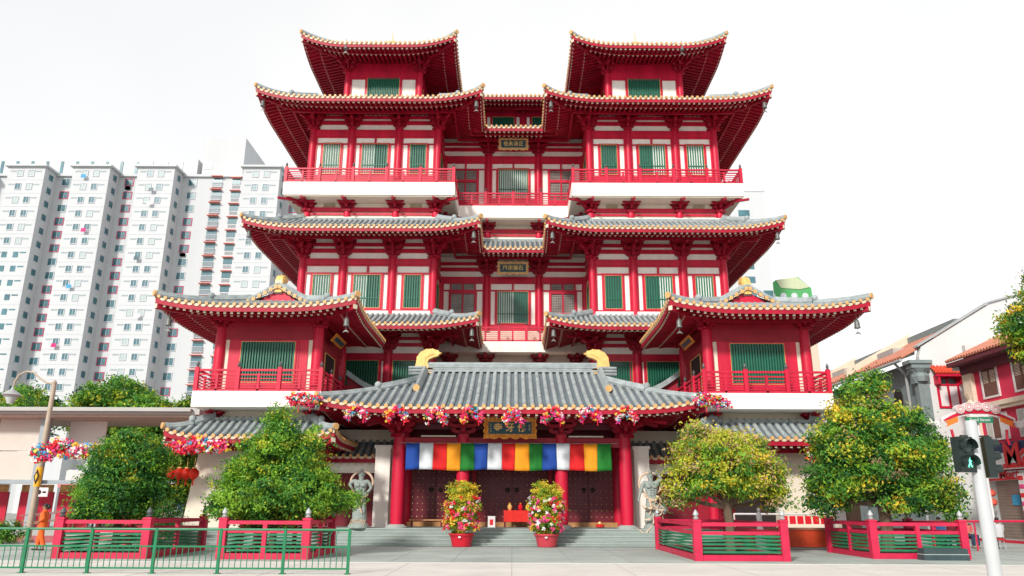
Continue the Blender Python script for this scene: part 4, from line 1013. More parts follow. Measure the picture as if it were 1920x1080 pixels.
# ---------------------------------------------------------------- figures (skinned bodies)
def skin_body(name, joints, bones, rad, m, parent=None, sub=2, loc=None):
    me = bpy.data.meshes.new(name); me.from_pydata([tuple(j) for j in joints], bones, [])
    me.materials.append(m); o = bpy.data.objects.new(name, me); sc.collection.objects.link(o)
    s = o.modifiers.new('skin', 'SKIN'); s.use_smooth_shade = True
    if not me.skin_vertices: me.attributes  # layer is created with the modifier
    for i, r in enumerate(rad): me.skin_vertices[0].data[i].radius = (r, r) if not hasattr(r, '__len__') else r
    me.skin_vertices[0].data[0].use_root = True
    b = o.modifiers.new('sub', 'SUBSURF'); b.levels = sub; b.render_levels = sub
    dg = bpy.context.evaluated_depsgraph_get(); nm = bpy.data.meshes.new_from_object(o.evaluated_get(dg))
    o.modifiers.clear(); o.data = nm; nm.name = name
    if parent is not None: o.parent = parent
    return o
def human(e, H, skin, P=None, rs=1.0, skinname='body', sub=2):
    """one continuous body, facing -y; P overrides joints, rs scales radii. returns joint dict"""
    J = dict(pelvis=(0,0,.53), waist=(0,0,.60), chest=(0,0,.71), neck=(0,0,.82), head=(0,-.01,.875), top=(0,-.005,.955),
             shl=(-.095,0,.80), ell=(-.125,.01,.64), wrl=(-.13,-.03,.50), hal=(-.13,-.045,.445), shr=(.095,0,.80), elr=(.125,.01,.64), wrr=(.13,-.03,.50), har=(.13,-.045,.445),
             hil=(-.05,0,.51), knl=(-.055,-.01,.28), anl=(-.055,.01,.04), tol=(-.06,-.08,.015), hir=(.05,0,.51), knr=(.055,-.01,.28), anr=(.055,.01,.04), tor=(.06,-.08,.015))
    J.update(P or {})
    Rr = dict(pelvis=(.062,.075), waist=(.055,.07), chest=(.065,.085), neck=.028, head=(.043,.05), top=(.034,.04), shl=.033, ell=.024, wrl=.015, hal=.02, shr=.033, elr=.024, wrr=.015, har=.02,
              hil=.048, knl=.032, anl=.02, tol=.016, hir=.048, knr=.032, anr=.02, tor=.016)
    K = list(J); Bn = [('pelvis','waist'),('waist','chest'),('chest','neck'),('neck','head'),('head','top'),('chest','shl'),('shl','ell'),('ell','wrl'),('wrl','hal'),('chest','shr'),('shr','elr'),('elr','wrr'),('wrr','har'),
          ('pelvis','hil'),('hil','knl'),('knl','anl'),('anl','tol'),('pelvis','hir'),('hir','knr'),('knr','anr'),('anr','tor')]
    Js = {k: Vector(J[k])*H for k in K}
    r = [(tuple(q*H*rs for q in Rr[k]) if hasattr(Rr[k], '__len__') else Rr[k]*H*rs) for k in K]
    V = [Js[k] for k in K]; E = [(K.index(a), K.index(b)) for a, b in Bn]
    # five unequal fingers at each hand
    for sd_, s in (('l', -1), ('r', 1)):
        h = Js['ha'+sd_]; d = (h-Js['wr'+sd_]).normalized(); side = Vector((0,1,0))
        for k, (off, ln) in enumerate(((-.009,.036),(-.003,.042),(.003,.04),(.009,.033))):
            V.append(h+side*off*H*1.6+d*ln*H); r.append(.0052*H*rs); E.append((K.index('ha'+sd_), len(V)-1))
        V.append(h-side*.022*H*1.2+d*.008*H); r.append(.006*H*rs); E.append((K.index('ha'+sd_), len(V)-1))
    o = skin_body(skinname, V, E, r, skin, e, sub); return o, Js
def face(e, body, Js, H, skin, hairm, hair=1.0, back=True):
    hd = (Js['head']+Js['top'])/2; f = MB()
    f.ball(tuple(hd+Vector((0,-.052,-.008))*H), (.008*H,.014*H,.014*H), 6, 5)
    for s in (-1, 1): f.ball(tuple(hd+Vector((s*.045,.0,-.01))*H), (.007*H,.012*H,.018*H), 6, 5)
    f.build('nose_and_ears', skin, body, True)
    g = MB()
    for s in (-1, 1): g.ball(tuple(hd+Vector((s*.017,-.046,.005))*H), (.006*H,.005*H,.004*H), 6, 4)
    g.box(tuple(hd+Vector((0,-.047,-.030))*H), (.024*H,.006*H,.004*H)); g.build('eyes_and_mouth', DARK, body, True)
    if hair:
        h = MB(); h.ball(tuple(hd+Vector((0,.010,.018))*H), (.05*H,.056*H,.046*H), 12, 8); h.build('hair', hairm, e, True)
HAIR = mat('black hair', (.012,.01,.01), .4); SKIN = mat('brown skin', (.32,.16,.09), .5, .08); SKIN2 = mat('tan skin', (.42,.24,.15), .5, .08)
def cloth(e, name, m, rings, n=18):
    """lofted garment: rings of (cx, cy, z, rx, ry)"""
    b = MB()
    for i, (cx, cy, z, rx, ry) in enumerate(rings):
        for j in range(n):
            t = 2*math.pi*j/n; f = 1+.05*math.sin(5*t+i*.6)*(i/len(rings)); b.v.append((cx+rx*math.cos(t)*f, cy+ry*math.sin(t)*f, z))
    for i in range(len(rings)-1):
        for j in range(n): a = i*n+j; c = i*n+(j+1) % n; b.f.append((a, c, c+n, a+n))
    return b.build(name, m, e, True)
# walking figure in orange, facing left, at the far left
e = empty('person', (-17.0, 28.7, 0), 'person in orange tunic and trousers walking left past the leftmost planter', 'person', rz=R(-78))
OR = mat('orange cloth', (.82,.13,.02), .8, .12, 5, .2)
b_, Js = human(e, 1.66, SKIN, dict(ell=(-.11,.03,.66), wrl=(-.06,-.10,.60), hal=(-.03,-.125,.60), elr=(.12,.04,.66), wrr=(.10,-.08,.57), har=(.085,-.115,.56), knl=(-.05,-.05,.28), anl=(-.05,-.06,.04), tol=(-.055,-.14,.015), knr=(.05,.03,.28), anr=(.05,.10,.045), tor=(.055,.02,.015)))
face(e, b_, Js, 1.66, SKIN, HAIR)
MB().ball((0,.10,1.50), (.06,.07,.09), 8, 6).build('hair_bun', HAIR, e, True)
cloth(e, 'tunic', OR, [(0,.0,.72,.20,.17),(0,0,.85,.185,.15),(0,0,.98,.165,.135),(0,0,1.15,.175,.14),(0,0,1.27,.185,.13),(0,0,1.35,.12,.09),(0,0,1.40,.065,.06)])
for s, a, k, f in ((-1,'hil','knl','anl'),(1,'hir','knr','anr')):
    m = MB(); m.tube([Js[a]+Vector((0,0,.03)), Js[k], Js[f]+Vector((0,0,.06))], [.105,.085,.075], 10); m.build('trouser_leg', OR, e, True)
for a, k, f in (('shl','ell','wrl'),('shr','elr','wrr')):
    m = MB(); m.tube([Js[a], Js[k], Js[k].lerp(Js[f], .55)], [.075,.062,.055], 10); m.build('sleeve', OR, e, True)
m = MB()
for f in ('tol','tor'): q = Js[f]; m.ball((q.x, q.y+.06, .035), (.045,.13,.035), 8, 5)
m.build('shoes', mat('dark shoe', (.03,.02,.02), .5), e, True)
# two stone guardians
ST = mat('weathered grey green stone', (.27,.315,.29), .75, .2, 5, .5, bscale=14); SC = mat('pale gilded scarf stone', (.62,.46,.33), .6, .25, 8, .4)
def guardian(x, flip, lb, base):
    e = empty('guardian_statue', (x, 34.85, .65), lb, 'statue'); e.scale = (1.13, 1.13, 1.13); H = 2.15; f = flip
    P = dict(head=(f*.01,-.02,.90), top=(f*.01,-.02,.99), pelvis=(0,0,.55))
    if f > 0: P.update(shl=(-.125,0,.83), ell=(-.20,-.03,.77), wrl=(-.16,-.10,.72), hal=(-.14,-.13,.70), shr=(.125,0,.83), elr=(.20,.0,.70), wrr=(.12,-.07,.60), har=(.09,-.09,.585))
    else: P.update(shl=(-.125,0,.83), ell=(-.19,-.02,.68), wrl=(-.24,-.06,.55), hal=(-.25,-.07,.51), shr=(.125,0,.83), elr=(.19,-.02,.88), wrr=(.13,-.05,.97), har=(.09,-.06,.985))
    P.update(knl=(-.07,-.03,.30), anl=(-.07,0,.06), tol=(-.08,-.08,.03), knr=(.08,-.05,.30), anr=(.07,.0,.06), tor=(.08,-.08,.03))
    b, Js = human(e, H, ST, P, 1.42)
    hd = (Js['head']+Js['top'])/2
    q = MB(); q.ball(tuple(hd+Vector((0,-.13,-.02))), (.03,.05,.04), 6, 5)
    for s in (-1, 1): q.ball(tuple(hd+Vector((s*.05,-.12,.03))), (.03,.03,.015), 6, 4); q.ball(tuple(hd+Vector((s*.12,0,-.02))), (.02,.03,.05), 6, 4)
    q.box(tuple(hd+Vector((0,-.12,-.08))), (.07,.03,.012)); q.ball(tuple(hd+Vector((0,0,.14))), (.06,.06,.07), 8, 5); q.build('face', ST, b, True)
    ms = MB()
    for s in (-1, 1):
        ms.ball((s*.11,-.15,1.62), (.13,.07,.10), 10, 6)
        for k in range(3): ms.ball((s*.05,-.15,1.30+k*.09), (.055,.045,.045), 8, 5)
    ms.build('chest_muscle', ST, b, True)
    cloth(e, 'skirt', ST, [(0,0,.12,.27,.2),(f*.02,0,.3,.30,.22),(0,0,.7,.27,.2),(0,0,1.02,.235,.185),(0,0,1.18,.22,.18)], 20)
    s = MB(); pts = []
    for k in range(25):
        t = -.9+ (2*math.pi-1.3)*k/24*1.0; t = R(-55)+R(290)*k/24; pts.append((f*.02+.44*math.cos(t), .06, 1.72+.42*math.sin(t)))
    s.tube(pts, .045, 8); s.tube([pts[0], (f*.3,-.1,1.25), (f*.12,-.22,1.12), (-f*.12,-.22,1.08), (-f*.28,-.12,1.2), pts[-1]], .045, 8)
    s.tube([(-f*.28,-.1,1.2), (-f*.4,0,.95), (-f*.34,-.05,.7)], [.05,.05,.03], 8); s.tube([(f*.12,-.22,1.1), (f*.05,-.25,.8), (f*.14,-.22,.55)], [.04,.045,.03], 8)
    for k in range(6): s.ball((-.13+k*.05,-.22,1.08-.02*math.sin(k)), .045, 6, 4)
    s.build('gilded_scarf', SC, e, True)
    w = MB()
    if base:   # leaf plinth
        w.lathe((0,0,0), [(.42,0),(.42,.08),(.36,.16),(.30,.2)], 16); w.build('pedestal', ST, e, True)
        g = MB()
        for k in range(10): g.beam((-.28+k*.06,-.32,.12),(-.24+k*.06,-.25,.32),.02,.02)
        g.build('gilded_fringe', SC, e)
    else:      # rocky swirling base with flying scarf ends
        w.lathe((0,0,-.3), [(.4,0),(.42,.2),(.34,.42),(.24,.5)], 9); w.ball((.42,-.05,.75), (.17,.12,.2), 6, 5); w.build('pedestal', ST, e)
        g = MB(); r3 = random.Random(5)
        for k in range(16):
            a = Vector((r3.uniform(-.45,.4), r3.uniform(-.38,-.15), r3.uniform(-.35,.8))); g.tube([a, a+Vector((r3.uniform(-.25,.25),-.08,r3.uniform(-.1,.25))), a+Vector((r3.uniform(-.35,.35),0,r3.uniform(-.2,.3)))], [.03,.045,.012], 6)
        g.build('swirling_ribbon', SC, e, True)
    return e
guardian(-6.75, 1, 'grey stone guardian statue with gilded looped scarf left of the entrance', True)
guardian(6.2, -1, 'stone guardian statue on swirling pale base right of the entrance, arm raised', False)

# ---------------------------------------------------------------- offerings in front of the doors
RC = mat('red cloth', (.65,.02,.015), .8, .15, 5, .2)
e = empty('altar_table', (.25, 37.0, .65), 'small altar table draped in bright red cloth before centre doors', 'table')
MB().bx(-.65,.65,-.3,.3,.7,.76).build('table_top', RC, e)
m = MB(); m.bx(-.63,.63,-.302,-.28,.25,.7)
m.build('cloth_front', RC, e); q = MB()
for x in (-.58,.58):
    for y in (-.22,.22): q.bx(x-.04,x+.04,y-.04,y+.04,0,.7)
q.build('legs_frame', MAROON, e)
for i, (x, c, lb) in enumerate(((-.35, GOLD, 'small gold offering bowl on left of the red altar table'), (.15, FC[0], 'red offering jar in middle of the red altar table'), (.5, FC[3], 'yellow offering jar on right of the red altar table'))):
    o = empty('offering_jar', (.25+x, 37.0, 1.41), lb, 'jar'); MB().lathe((0,0,0), [(.05,0),(.11,.08),(.12,.18),(.06,.26),(.07,.3)], 10).build('jar_body', c, o, True); MB().lathe((0,0,.3), [(.06,0),(.02,.05)], 8).build('lid', OGOLD, o)
e = empty('donation_box', (-.95, 36.9, .65), 'white donation box standing left of the red altar table', 'box')
MB().bx(-.17,.17,-.15,.15,0,.5).build('box_body', FC[2], e); MB().bx(-.08,.08,-.156,-.15,.1,.35).build('panel_mark', FC[0], e)
for x, lb in ((-2.95, 'low red offering stand left of left flower pot'), (4.1, 'small red cushion on floor before right studded doors')):
    e = empty('offering_stand', (x, 36.9, .65), lb, 'stand'); w_ = .25 if x < 0 else .2; h_ = .5 if x < 0 else .12
    MB().lathe((0,0,0), [(w_*.6,0),(w_,h_*.3),(w_,h_),(w_*.5,h_+.04)], 12).build('stand_body', RC, e, True); MB().lathe((0,0,h_+.05), [(w_*.5,0),(w_*.3,.1)], 8).build('stand_top', GOLD, e)
e = empty('offering_bench', (-4.0, 37.1, .65), 'low wooden bench in front of left studded doors', 'bench'); MB().bx(-.8,.8,-.15,.15,.28,.34).build('seat', mat('golden wood', (.45,.22,.08)), e)
for x in (-.7,.7): MB().bx(x-.04,x+.04,-.12,.12,0,.28).build('leg', MAROON, e)
# right side: counter, banner strip, statue, notice board, people
e = empty('counter', (12.4, 33.8-2.2, 0), 'long red and orange plastic counter behind the right hand trees', 'counter')
MB().bx(-3.5,1.6,-.25,.25,.1,.75).build('counter_front', mat('orange red plastic', (.55,.06,.02), .4, .3, 1), e); MB().bx(-3.5,1.6,-.3,.3,.75,.82).build('counter_top', mat('brown top', (.3,.12,.08)), e)
e = empty('railing_sign', (12.0, 33.4, .0), 'white rail with row of small red square panels behind the right tree', 'railing')
MB().tube([(-2.6,0,1.32),(1.6,0,1.32)], .04, 8).tube([(-2.6,0,0),(-2.6,0,1.32)], .03, 6).tube([(1.6,0,0),(1.6,0,1.32)], .03, 6).build('rail', FC[2], e)
for k in range(7): MB().bx(-.6+k*.33,-.34+k*.33,-.01,.01,.92,1.25).build('red_panel', FC[0], e)
e = empty('figure_statue', (9.7, 31.0, 0), 'small slim white statue on base between the two right trees', 'statue')
MB().lathe((0,0,.0), [(.2,0),(.2,.7),(.14,.75),(.11,.9),(.10,1.15),(.12,1.3),(.05,1.42)], 12).build('robed_body', FC[2], e, True); MB().ball((0,0,1.5), (.07,.07,.09), 8, 6).build('head', FC[2], e, True)
e = empty('notice_board', (13.55, 32.3, 0), 'white notice sheet in dark red frame on brown board by the trunk', 'notice board')
MB().bx(-.05,.75,.03,.08,.0,2.1).build('board', mat('brown board', (.20,.12,.08), .7, .2, 3), e); MB().bx(-.35,.15,-.02,.03,1.05,1.75).build('frame', MAROON, e); MB().bx(-.31,.11,-.03,-.021,1.09,1.71).build('sheet', FC[2], e)
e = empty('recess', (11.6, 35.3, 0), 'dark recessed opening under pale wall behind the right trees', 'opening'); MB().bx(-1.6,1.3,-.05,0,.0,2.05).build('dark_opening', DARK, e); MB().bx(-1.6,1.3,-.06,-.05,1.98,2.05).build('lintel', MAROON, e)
for i, (x, y, c, sk, lb, back) in enumerate(((18.9, 34.2, (.08,.2,.5), SKIN2, 'person in blue top seated furthest left of group behind right planter', 0), (19.5, 34.4, (.16,.01,.02), SKIN, 'person in dark red top in middle of seated group', 0), (20.1, 34.3, (.6,.12,.12), SKIN2, 'person in red top seated beside the man in pale shirt', 0), (21.0, 33.6, (.5,.5,.52), SKIN, 'person in pale grey shirt sitting with back turned, right of group', 1))):
    e = empty('person', (x-1.0, y-1.0, .0), lb, 'person', rz=R(180 if back else 10)); H = 1.68
    b, Js = human(e, H, sk, dict(pelvis=(0,0,.30), waist=(0,0,.36), chest=(0,0,.47), neck=(0,-.01,.585), head=(0,-.02,.64), top=(0,-.02,.72), shl=(-.095,0,.56), shr=(.095,0,.56), ell=(-.12,-.03,.42), elr=(.12,-.03,.42), wrl=(-.06,-.14,.36), wrr=(.06,-.14,.36), hal=(-.04,-.18,.35), har=(.04,-.18,.35),
        hil=(-.05,-.02,.285), hir=(.05,-.02,.285), knl=(-.06,-.24,.29), knr=(.06,-.24,.29), anl=(-.06,-.24,.04), anr=(.06,-.24,.04), tol=(-.06,-.32,.015), tor=(.06,-.32,.015)), sub=1)
    face(e, b, Js, H, sk, HAIR); cm = mat('shirt %d' % i, c, .8, .1, 5)
    cloth(e, 'shirt', cm, [(0,0,.46,.17,.14),(0,0,.6,.165,.14),(0,0,.8,.185,.15),(0,0,.92,.19,.13),(0,0,.98,.1,.08)])
    for a, k in (('shl','ell'),('shr','elr')): MB().tube([Js[a], Js[k]], [.07,.055], 8).build('sleeve', cm, e, True)
    for a, k, f in (('hil','knl','anl'),('hir','knr','anr')): MB().tube([Js[a], Js[k], Js[f]+Vector((0,0,.05))], [.1,.08,.06], 8).build('trouser_leg', mat('navy trousers', (.02,.04,.08), .8), e, True)
    t = empty('stool', (x-1.0, y-1.0+(-.03 if back else .03), 0), ['round stool under the person in blue', 'round stool under the person in dark red', 'round stool under the person in red top', 'round stool under the person in pale shirt'][i], 'stool')
    MB().lathe((0,0,.36), [(.17,0),(.18,.04),(.16,.06)], 14).build('seat', mat('red plastic', (.5,.03,.03), .4), t)
    for a_ in range(4): q = Vector((math.cos(a_*1.57+.78), math.sin(a_*1.57+.78), 0)); MB().tube([q*.15, q*.11+Vector((0,0,.36))], .015, 6).build('leg', METAL, t)
e = empty('barrier_rail', (17.5, 31.0, 0), 'red horizontal barrier rail between right planter and signal pole', 'rail'); MB().tube([(-2,0,1.08),(3.2,0,1.12)], .045, 8).build('rail', PR, e)
for x in (-1.8,.6,3.0): MB().tube([(x,0,0),(x,0,1.08)], .035, 8).build('post', PR, e)

# ---------------------------------------------------------------- signal pole at the right
SP = mat('pale grey painted pole', (.46,.48,.49), .4, .05, 2, .04); BK = mat('black signal housing', (.012,.022,.02), .35, .2, 3)
e = empty('signal_pole', (8.40, 14.0, 0), 'pale grey traffic signal pole at lower right with green walking figure lit', 'signal pole')
MB().lathe((0,0,-.02), [(.20,0),(.20,.03),(.13,.05),(.115,.6),(.10,3.12),(.095,3.16),(.0,3.17)], 20).build('pole', SP, e, True)
def sighead(x, y, n, rz, name, lit):
    r = None; h = .34*n+.06; K_ = .84 if n == 2 else .66; Mz = Matrix.Rotation(rz, 3, 'Z')*K_; T_ = Vector((x, y, 2.84-h*K_))
    def put(mb): mb.v = [tuple(Mz @ Vector(p)+T_) for p in mb.v]; return mb
    r = put(MB().bx(-.19,.19,-.06,.14,0,h)).build(name, BK, e)
    for k in range(n):
        zc = .2+k*.34; v = MB()
        for j in range(13):      # visor: part ring
            t = R(-35)+R(250)*j/12; v.v += [(.155*math.cos(t), -.06, zc+.155*math.sin(t)), (.155*math.cos(t), -.24 if j not in (0,12) else -.1, zc+.155*math.sin(t)), (.145*math.cos(t), -.24 if j not in (0,12) else -.1, zc+.145*math.sin(t)), (.145*math.cos(t), -.06, zc+.145*math.sin(t))]
        for j in range(12):
            for q in range(4): a = 4*j+q; b = 4*j+(q+1) % 4; v.f.append((a, a+4, b+4, b))
        put(v).build('visor', BK, r, True)
        l = MB(); l.lathe((0,0,0), [(.145,0),(.13,.02),(.0,.03)], 18); l.v = [(p[0], -.062-p[2], zc+p[1]) for p in l.v]; put(l).build('lens', mat('dark lens', (.03,.05,.045), .15, .2, 4, spec=.7), r, True)
        if lit and k == 0:
            g = MB(); s = .125; zz = zc
            def seg(a, b, w1, w2): g.tube([(a[0]*s, -.1, zz+a[1]*s), (b[0]*s, -.1, zz+b[1]*s)], [w1*s, w2*s], 6, flat=.4)
            g.tube([(0,-.1,zz+.72*s),(.001,-.1,zz+.9*s)], [.15*s,.15*s], 8); seg((0,.6),(.02,.0),.2,.17); seg((0,.5),(-.32,.12),.1,.08); seg((.05,.5),(.38,.15),.1,.08); seg((0,.05),(-.28,-.8),.15,.1); seg((.04,.05),(.2,-.4),.15,.12); seg((.2,-.4),(.42,-.8),.11,.09)
            put(g).build('walking_figure', mat('lit green signal', (.15,.95,.6), .5, .02, emit=1.6), r)
    put(MB().beam((0,.05,h+.03),(.18,.05,h+.03),.03,.03).beam((0,.05,h-.02),(0,.05,h+.03),.03,.03)).build('mounting_arm', BK, r); return r
sighead(-.24, -.08, 2, R(12), 'pedestrian_signal', True)
hv = sighead(.25, .0, 3, R(78), 'vehicle_signal', False)
MB().beam((0,.0,2.86),(.3,.0,2.86),.03,.03).build('mounting_arm', BK, e)

# ---------------------------------------------------------------- food street arch sign behind the pole
e = empty('arch_sign', (21.95, 36.0, .85), 'white and red scalloped food street arch sign with round medallions', 'sign')
def arch(k, w=1.75): return (k*w, .62-.55*abs(k)**1.7)
top = [arch(k/10) for k in range(-10, 11)]; bot = [(x, y-.42+.12*abs(x)) for x, y in top][::-1]
MB().prism([(x, y+4.75) for x, y in top+bot], (0,0,0), X_, Z_, Y_, .14).build('white_arch', FC[2], e)
MB().prism([(x*.95, y+4.66) for x, y in top]+[(x*.9, y+4.86-.02) for x, y in bot], (0,-.09,0), X_, Z_, Y_, .06).build('red_band', RED, e)
for k in (-2, -1, 0, 1, 2):
    cx_, cz_ = arch(k*.24); cz_ += 4.75+.02
    d = MB().tube([(cx_,-.2,cz_),(cx_,.1,cz_)], .215, 18).build('medallion', FC[2], e)
    q = MB()
    for rr in (.165, .09):
        q.tube([(cx_+rr*math.cos(t*math.pi/9), -.21, cz_+rr*math.sin(t*math.pi/9)) for t in range(19)], .013, 4)
    q.build('ring_mark', mat('soft red ring', (.6,.12,.12), .6), d)
for s in (-1, 1):
    MB().prism([(s*1.0, 4.65), (s*1.6, 4.4), (s*1.5, 4.55), (s*1.62, 4.66), (s*1.0, 4.9)], (0,-.14,0), X_, Z_, Y_, .04).build('flame_mark', mat('orange mark', (.8,.2,.03), .6), e)
    for q in range(2): MB().tube([(s*(1.95+q*.33),-.05,4.55+.1*q),(s*(1.95+q*.33),.1,4.55+.1*q)], .17, 14).build('medallion', FC[2], e)
    MB().tube([(s*1.3,0,4.3),(s*1.25,0,3.9),(s*1.32,0,3.6)], .06, 6).build('red_bracket', RED, e)
MB().bx(-.62,.62,-.2,-.13,4.60,4.86).build('name_panel', mat('sign green', (.01,.22,.12), .5), e); MB().bx(-.45,.45,-.19,-.14,4.88,5.0).build('white_tab', FC[2], e)
text_mb('Food Street', .2, (0,-.21,4.73), X_, Z_, (0,-1,0), .02).build('lettering', FC[2], e)
MB().tube([(0,.05,-.85),(0,.05,4.7)], .09, 10).build('post', FC[2], e)

# ---------------------------------------------------------------- shophouses at the right
OT = mat('orange clay roof tiles', (.50,.20,.13), .8, .25, 6, .3); PKR = mat('crimson shophouse paint', (.62,.03,.08), .7, .08, .8, .04); CRM = mat('cream moulding', (.72,.58,.45), .7, .1, 3, .2)
GW = mat('pale grey plaster', (.60,.62,.61), .85, .06, .5, .08, streak=True); GC = mat('dark grey stucco', (.19,.235,.235), .7, .12, 2, .2); NAVY = mat('navy sign board', (.015,.03,.09), .5)
SIGNR = mat('sign red', (.65,.015,.02), .5, .06); SHUT = mat('brown shutter', (.16,.07,.05), .6, .2, 4)
XF = 24.9
e = empty('shophouse', (XF, 36, 0), 'crimson red shophouse with cream mouldings and mart signs at right edge', 'shophouse'); 
def SH(nm, mb, m, p=None): shift(mb, (-XF, -36, 0)); return mb.build(nm, m, p or e)
SH('wall', MB().bx(XF, XF+8, 26, 41.2, 3.0, 9.6), PKR)
SH('ground_wall', MB().bx(XF+.25, XF+8, 26, 41.2, 0, 3.0), GW)
r = MB()
for k in range(62): y = 26+k*.25; r.tube([(XF-.95, y, 9.35),(XF+4, y, 11.6)], .10, 6)
r.quad((XF-.95,26,9.3),(XF-.95,41.6,9.3),(XF+4,41.6,11.55),(XF+4,26,11.55)); SH('roof', r, OT)
SH('eave_board', MB().bx(XF-.9, XF+.1, 26, 41.4, 9.05, 9.25).bx(XF-.3, XF, 26, 41.2, 8.6, 9.05), mat('dark eave timber', (.12,.02,.03), .7))
SH('party_wall', MB().bx(XF-.5, XF+8, 41.21, 41.55, 8.9, 9.2).bx(XF+.2, XF+7.9, 41.2, 41.5, 9.2, 10.3), GW)
SH('ledge', MB().bx(XF-.35, XF, 26, 41.2, 6.62, 6.85).bx(XF-.25, XF, 26, 41.2, 6.45, 6.62), CRM)
p = MB(); p.bx(XF-.22, XF, 40.5, 41.25, 6.85, 8.6)
p.lathe((XF-.1, 40.87, 6.7), [(.25,0),(.35,.1),(.3,.3),(.2,.5),(.33,.7),(.4,.8)], 10); p.lathe((XF-.1, 40.87, 5.9), [(.2,0),(.42,.2),(.4,.5),(.45,.7)], 10); p.bx(XF-.2, XF, 40.5, 41.2, 3.2, 6.4); SH('pilaster', p, CRM)
for k, y in enumerate((39.2, 36.6, 34.0, 31.4)):
    f = SH('window', MB().bx(XF-.06, XF, y-.72, y+.72, 7.1, 7.2).bx(XF-.06, XF, y-.72, y+.72, 8.62, 8.72).bx(XF-.06, XF, y-.72, y-.6, 7.2, 8.62).bx(XF-.06, XF, y+.6, y+.72, 7.2, 8.62), FC[2])
    s = MB().bx(XF-.03, XF-.002, y-.6, y-.02, 7.2, 8.62).bx(XF-.03, XF-.002, y+.02, y+.6, 7.2, 8.62)
    SH('shutter', s, SHUT, f); q = MB()
    for j in range(9): q.bx(XF-.045, XF-.03, y-.5, y-.1, 7.9+j*.07, 7.93+j*.07).bx(XF-.045, XF-.03, y+.1, y+.5, 7.9+j*.07, 7.93+j*.07)
    SH('slat', q, CRM, f)
    SH('panel_recess', MB().bx(XF-.03, XF, y-.7, y+.7, 6.9-.0, 7.0), PKR)
    f = SH('window', MB().bx(XF-.05, XF, y-.9, y+.9, 4.95, 6.3), FC[2]); SH('pane', MB().bx(XF-.06, XF-.05, y-.25, y+.3, 5.05, 6.2), SHUT, f); SH('pane', MB().bx(XF-.06, XF-.05, y+.4, y+.8, 5.05, 6.2), mat('pale shutter', (.5,.5,.45)), f)
SH('sign_band', MB().bx(XF-.45, XF-.3, 26, 40.9, 4.25, 4.75), NAVY); b = SH('sign_board', MB().bx(XF-.45, XF-.3, 26, 40.9, 3.45, 4.25), mat('sign white', (.75,.75,.75), .5)); 
SH('red_wave', MB().bx(XF-.47, XF-.45, 26, 38.6, 3.5, 3.72).bx(XF-.468, XF-.45, 39.5, 40.4, 3.55, 3.9), SIGNR, b)
SH('lettering', text_mb('Mart', 1.5, (XF-.50, 38.4, 4.1), (0,-1,0), Z_, (-1,0,0), .05, 'LEFT', 1.15, bold=.03), SIGNR, b)
b = SH('sign_board', MB().bx(XF-.1, XF+.2, 30, 40.7, 2.95, 3.4), mat('sign white', (.75,.75,.75), .5)); SH('red_wave', MB().bx(XF-.12, XF-.1, 30, 40.5, 2.96, 3.06), SIGNR, b)
SH('lettering', text_mb('Mart', .55, (XF-.13, 39.6, 3.22), (0,-1,0), Z_, (-1,0,0), .03, 'LEFT', 1.5, bold=.01), SIGNR, b); SH('lettering', text_mb('Mart', .55, (XF-.13, 36.0, 3.22), (0,-1,0), Z_, (-1,0,0), .03, 'LEFT', 1.5, bold=.01), SIGNR, b)
q = MB()
for k in range(38): q.bx(XF+.12+.02*(k % 2), XF+.25, 31, 40.4, .08+k*.075, .08+(k+1)*.075)
SH('roller_shutter', q, mat('roller shutter metal', (.30,.23,.19), .5, .12, 2, metal=.3)); SH('poster', MB().bx(XF+.08, XF+.11, 38.6, 39.2, 1.75, 2.25), FC[4])
SH('pavement_step', MB().bx(XF-.9, XF+.3, 26, 41, -.01, .12), STONE); SH('kerb_line', MB().bx(XF-1.0, XF-.9, 26, 41, -.01, .13), RED)
for k, (y, lb) in enumerate(((40.1, 'upper'), (40.1, 'lower'))):
    t = empty('lantern', (XF-.35, y, 2.35-.45*k), f'{lb} of two small red lanterns hanging by the shop shutter', 'lantern'); MB().lathe((0,0,0), [(.08,-.18),(.2,-.08),(.2,.08),(.08,.18)], 12).build('shade', mat('faded lantern', (.65,.1,.06), .6), t, True); MB().tube([(0,0,.18),(0,0,.27)], .01, 5).build('hanger', METAL, t)
t = empty('patterned_banner', (XF-.6, 37.2, 0), 'narrow vertical banner with pink and white squares beside the shutter', 'banner'); MB().bx(-.02,.02,-.2,.2,1.2,3.2).build('cloth', FC[2], t)
for k in range(5): MB().bx(-.03,-.02,-.18,.18,1.3+k*.4,1.5+k*.4).build('square_mark', FC[1] if k % 2 else SIGNR, t)
MB().tube([(0,0,0),(0,0,3.25)], .02, 6).build('pole', METAL, t)
# grey shophouse row
XG = 24.0
e = empty('shophouse_row', (XG, 60, 0), 'pale grey gable walled shophouse row with orange tile roof receding behind the trees', 'shophouse')
def SG(nm, mb, m, p=None): shift(mb, (-XG, -60, 0)); return mb.build(nm, m, p or e)
m = MB(); m.prism([(0,0),(0,10.2),(.2,10.8),(4.6,13.4),(9,14.6),(9,0)], (XG,44.2,0), X_, Z_, Y_, .4); SG('gable_wall', m, GW)
SG('gable_coping', MB().prism([(-.05,10.75),(4.6,13.45),(9,14.65),(9,14.76),(4.6,13.56),(-.05,10.86)], (XG,44.15,0), X_, Z_, Y_, .56), mat('coping grey', (.36,.38,.38)))
SG('facade_wall', MB().bx(XG, XG+.4, 44.4, 100, 0, 10.0), GC)
rf = MB(); rf.quad((XG-.9,44.3,10.15),(XG-.9,100,10.15),(XG+3.6,100,12.6),(XG+3.6,44.3,12.6))
for k in range(180): y = 44.4+k*.31; rf.tube([(XG-.9, y, 10.2),(XG+1.2, y, 11.35)], .11, 5)
SG('roof', rf, OT)
